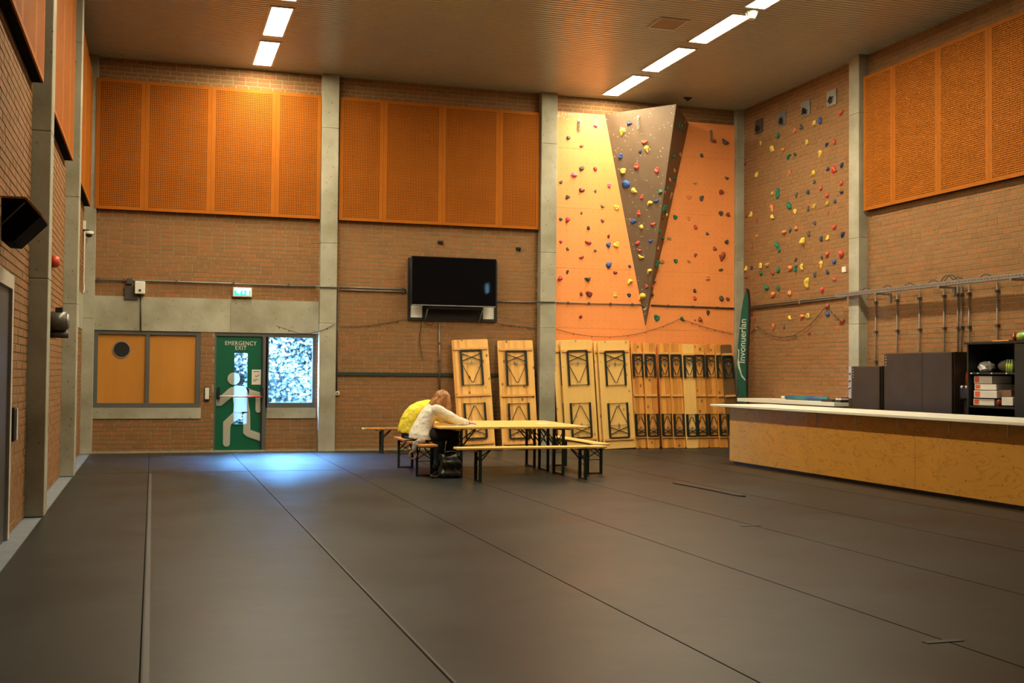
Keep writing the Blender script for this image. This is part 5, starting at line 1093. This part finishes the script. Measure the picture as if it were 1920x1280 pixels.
mbp.sphere((12.40, p.y+.02, zs1+.075), (.10, .14, .075), 20, 12); mbp.v = [(x+rs.uniform(-.012, .012), y+rs.uniform(-.012, .012), max(zs1+.001, z+rs.uniform(-.012, .012))) for x, y, z in mbp.v]
solid('plastic_wrap', mbp, 'plastic', 'crumpled clear plastic wrap on the upper cabinet shelf', 'plastic bag')
mbp = MB().sphere((12.56, p.y-.24, zs1+.09), (.13, .17, .09), 20, 12); solid('grey_sack', mbp, mat('grey_sack_cloth', (0.20, 0.165, 0.12), .8), 'grey brown sack behind the plastic wrap in the cabinet', 'sack', smooth=True)
p = PS(1891, 690, 12.3)
for k in range(3): q = PS(1889+k*4.5, 690, 12.3); solid('glass_bottle', MB().tube([(12.3, q.y, zs1), (12.3, q.y, zs1+.10), (12.3, q.y, zs1+.14), (12.3, q.y, zs1+.18)], [.022, .022, .010, .010], 10), 'yelgreen', '%s of three pale green bottles on the upper cabinet shelf' % ('first from the plastic wrap', 'middle', 'last from the plastic wrap')[k], 'bottle', group='green bottles in the cabinet', smooth=True)
p = PS(1902, 632, 12.4); solid('syrup_bottle', MB().tube([(12.4, p.y, cz1), (12.4, p.y, cz1+.07), (12.4, p.y, cz1+.10), (12.4, p.y, cz1+.13)], [.03, .03, .015, .015], 12), 'bottle', 'brown bottle standing on top of the black cabinet', 'bottle', smooth=True)
p = PS(1915, 634, 12.4); mbp = MB().sphere((12.45, p.y, cz1+.068), (.09, .12, .068), 16, 10); solid('snack_bag', mbp, 'yelgreen', 'yellow and green bag on top of the black cabinet', 'bag', smooth=True)
p = PS(1885, 640, 12.4); solid('wooden_board', MB().box(12.3, 12.6, p.y-.18, p.y+.14, cz1, cz1+.02), 'batten', 'thin wooden board on top of the black cabinet', 'board')
# drinks dispenser with two red bottles
a = Vector((12.40, -7.70, 1.3)); t = thing('drink_dispenser', 'dark double drink dispenser with red bottles between fridge and cabinet', 'dispenser', (12.4, a.y, 0))
part('stand', MB().box(12.34, 12.40, a.y-.09, a.y+.09, 0, 1.15), 'black', t, bevel=.01); part('head', MB().box(12.29, 12.54, a.y-.12, a.y+.12, 1.15, 1.36), 'black', t, bevel=.02)
for s in (-1, 1):
    bo_ = part('bottle', MB().tube([(12.40, a.y+s*.055, 1.36), (12.40, a.y+s*.05, 1.52), (12.40, a.y+s*.045, 1.56)], [.05, .042, .025], 12), 'bottle', t, True); part('cap', MB().tube([(12.40, a.y+s*.045, 1.56), (12.40, a.y+s*.045, 1.59)], .022, 10), 'white', bo_, True); part('tap', MB().tube([(12.27, a.y+s*.05, 1.33), (12.29, a.y+s*.05, 1.33)], .02, 10), 'white', t, True)
# cable tray with drop pipes
TX0, TX1 = 12.58, 12.68; zt_ = PS(1760, 533, 12.6).z
t = thing('cable_tray', 'long perforated steel cable tray on the right wall above the bar', 'cable tray', (12.63, -6.5, zt_)); ty0, ty1 = -10.5, -3.95
part('tray_bed', MB().box(TX0, TX1, ty0, ty1, zt_-.03, zt_-.024), 'steel', t); part('tray_lip', MB().box(TX0-.004, TX0, ty0, ty1, zt_-.03, zt_+.035), 'steel', t); part('tray_lip', MB().box(TX1, TX1+.004, ty0, ty1, zt_-.03, zt_+.035), 'steel', t)
sl = MB(); y = ty1-.1
while y > ty0: sl.box(TX0-.006, TX0-.0035, y-.035, y, zt_-.002, zt_+.008); y -= .07
o = part('tray_slots', sl, 'black', t); o['kind'] = 'stuff'
for y in (-5.15, -6.75, -8.3): part('wall_bracket', MB().box(TX0-.01, W-.001, y-.02, y+.02, zt_-.06, zt_-.03).box(W-.03, W-.001, y-.03, y+.03, zt_-.16, zt_-.03), 'steel', t)
ord_ = ('first', 'second', 'third', 'fourth', 'fifth', 'sixth', 'seventh', 'eighth')
for i, x in enumerate((1642, 1682, 1724, 1770, 1796, 1803, 1817, 1870)):
    y = PS(x, 590, W-.03).y; zb = 1.1 if i not in (4, 5) else 1.62
    t = thing('drop_pipe', 'vertical grey pipe below the cable tray, %s from the concrete column' % ord_[i], 'pipe', (W-.03, y, zb), 'drop pipes behind the bar')
    part('pipe', MB().tube([(W-.03, y, zb), (W-.03, y, zt_-.02)], .012, 8), 'pipe', t, True)
    for zc in (zt_-.16, zt_-.66, zt_-1.16):
        if zc > zb+.03: part('clip', MB().box(W-.055, W, y-.024, y+.024, zc-.02, zc+.02), 'pipedark', t)
    n = 12; part('cable_loop', MB().tube([Vector((12.66+.13*k/n, y+.20-.20*k/n, zt_-.01+.10*math.sin(PI*k/n)**.8*(1.5 if i in (4, 5) else 1))) for k in range(n+1)], .008, 6), 'pipedark', t, True)
for k, dz in enumerate((0, .035)):
    A = [PS(1405, 575+k*4, W-.03), PS(1500, 564+k*3.5, W-.03), PS(1585, 554.5+k*3, W-.03)]
    t = thing('conduit', '%s dark conduit across the brick climbing wall' % ('upper', 'lower')[k], 'conduit', tuple(A[0]), 'wall conduits'); part('pipe', MB().tube(A, .014, 8), 'pipedark', t, True)
    for q in A[1:2]: part('clip', MB().box(W-.05, W, q.y-.03, q.y+.03, q.z-.015, q.z+.015), 'steel', t)
p = PS(1583.5, 505, W); solid('switch_plate', MB().box(W-.02, W, p.y-.06, p.y+.06, p.z-.05, p.z+.05), 'white', 'small cream plate on the bricks beside the right column', 'plate', bevel=.005)
# banner
YBn = -.66
t = thing('beach_flag', 'tall green feather banner with pale lettering in the corner', 'banner', (12.68, YBn, 0))
edge_l = [(1399, 543), (1394, 560), (1390, 585), (1386.5, 620), (1383, 655), (1381.5, 690), (1383.5, 720), (1386, 757)]
edge_r = [(1400, 757), (1398.5, 720), (1398.5, 690), (1399.5, 655), (1402, 620), (1402.5, 590), (1402, 565), (1400.5, 547)]
pl_ = [PB(x, y, YBn) for x, y in edge_l+edge_r]; lo = [Vector((pl_[7].x, YBn, .05)), Vector((pl_[8].x, YBn, .05))]
pl_ = pl_[:8]+lo+pl_[8:]
part('cloth', MB().prism([(q.x, q.z) for q in pl_], YBn-.006, YBn+.006, 1), 'flag', t)
pole = [PB(x, y, YBn+.02) for x, y in ((1399, 542), (1401.5, 543), (1403.5, 549), (1405, 565), (1405, 600), (1403, 640), (1401, 680), (1400, 757))]; pole.append(Vector((pole[-1].x+.02, YBn+.02, 0)))
part('pole', MB().tube(pole, .026, 8), 'black', t, True)
part('foot', MB().box(pole[-1].x-.22, pole[-1].x+.03, YBn-.15, YBn+.19, 0, .02), 'black', t)
pc = PB(1392.6, 639, YBn-.008); text('lettering', 'Invonuerlan', .205, 'flagtext', t, pc, (PI/2, -PI/2+.03, 0), bold=.002, sx=.93)
sw = [PB(x, y, YBn-.009) for x, y in ((1383.5, 653), (1386, 656), (1386, 665), (1385, 672), (1387, 685), (1391, 702), (1398, 712), (1397, 713.5), (1390, 706), (1386, 693), (1384, 690), (1382.5, 680), (1384, 668), (1384.5, 660))]
part('swoosh', MB().prism([(q.x, q.z) for q in sw], YBn-.010, YBn-.008, 1), 'flagtext', t)
cable('floor_cable', [PF(1262, 905, .008), PF(1300, 912, .008), PF(1345, 921, .008), PF(1375, 927, .008), PF(1385, 929, .008), PF(1398, 930, .008)], .008, 'bulbcord', 'short black cable lying on the floor in front of the bar', 'cable')
for x, y, l_ in ((1768, 1201, .12), (1407, 985, .10)):
    p = PF(x, y, .003); solid('tape_scrap', MB().box(p.x-l_, p.x+l_, p.y-.03, p.y+.02, .0, .004), 'bulbcord', 'scrap of black tape on the floor %s' % ('nearest the viewer' if x == 1768 else 'in front of the bar'), 'tape')
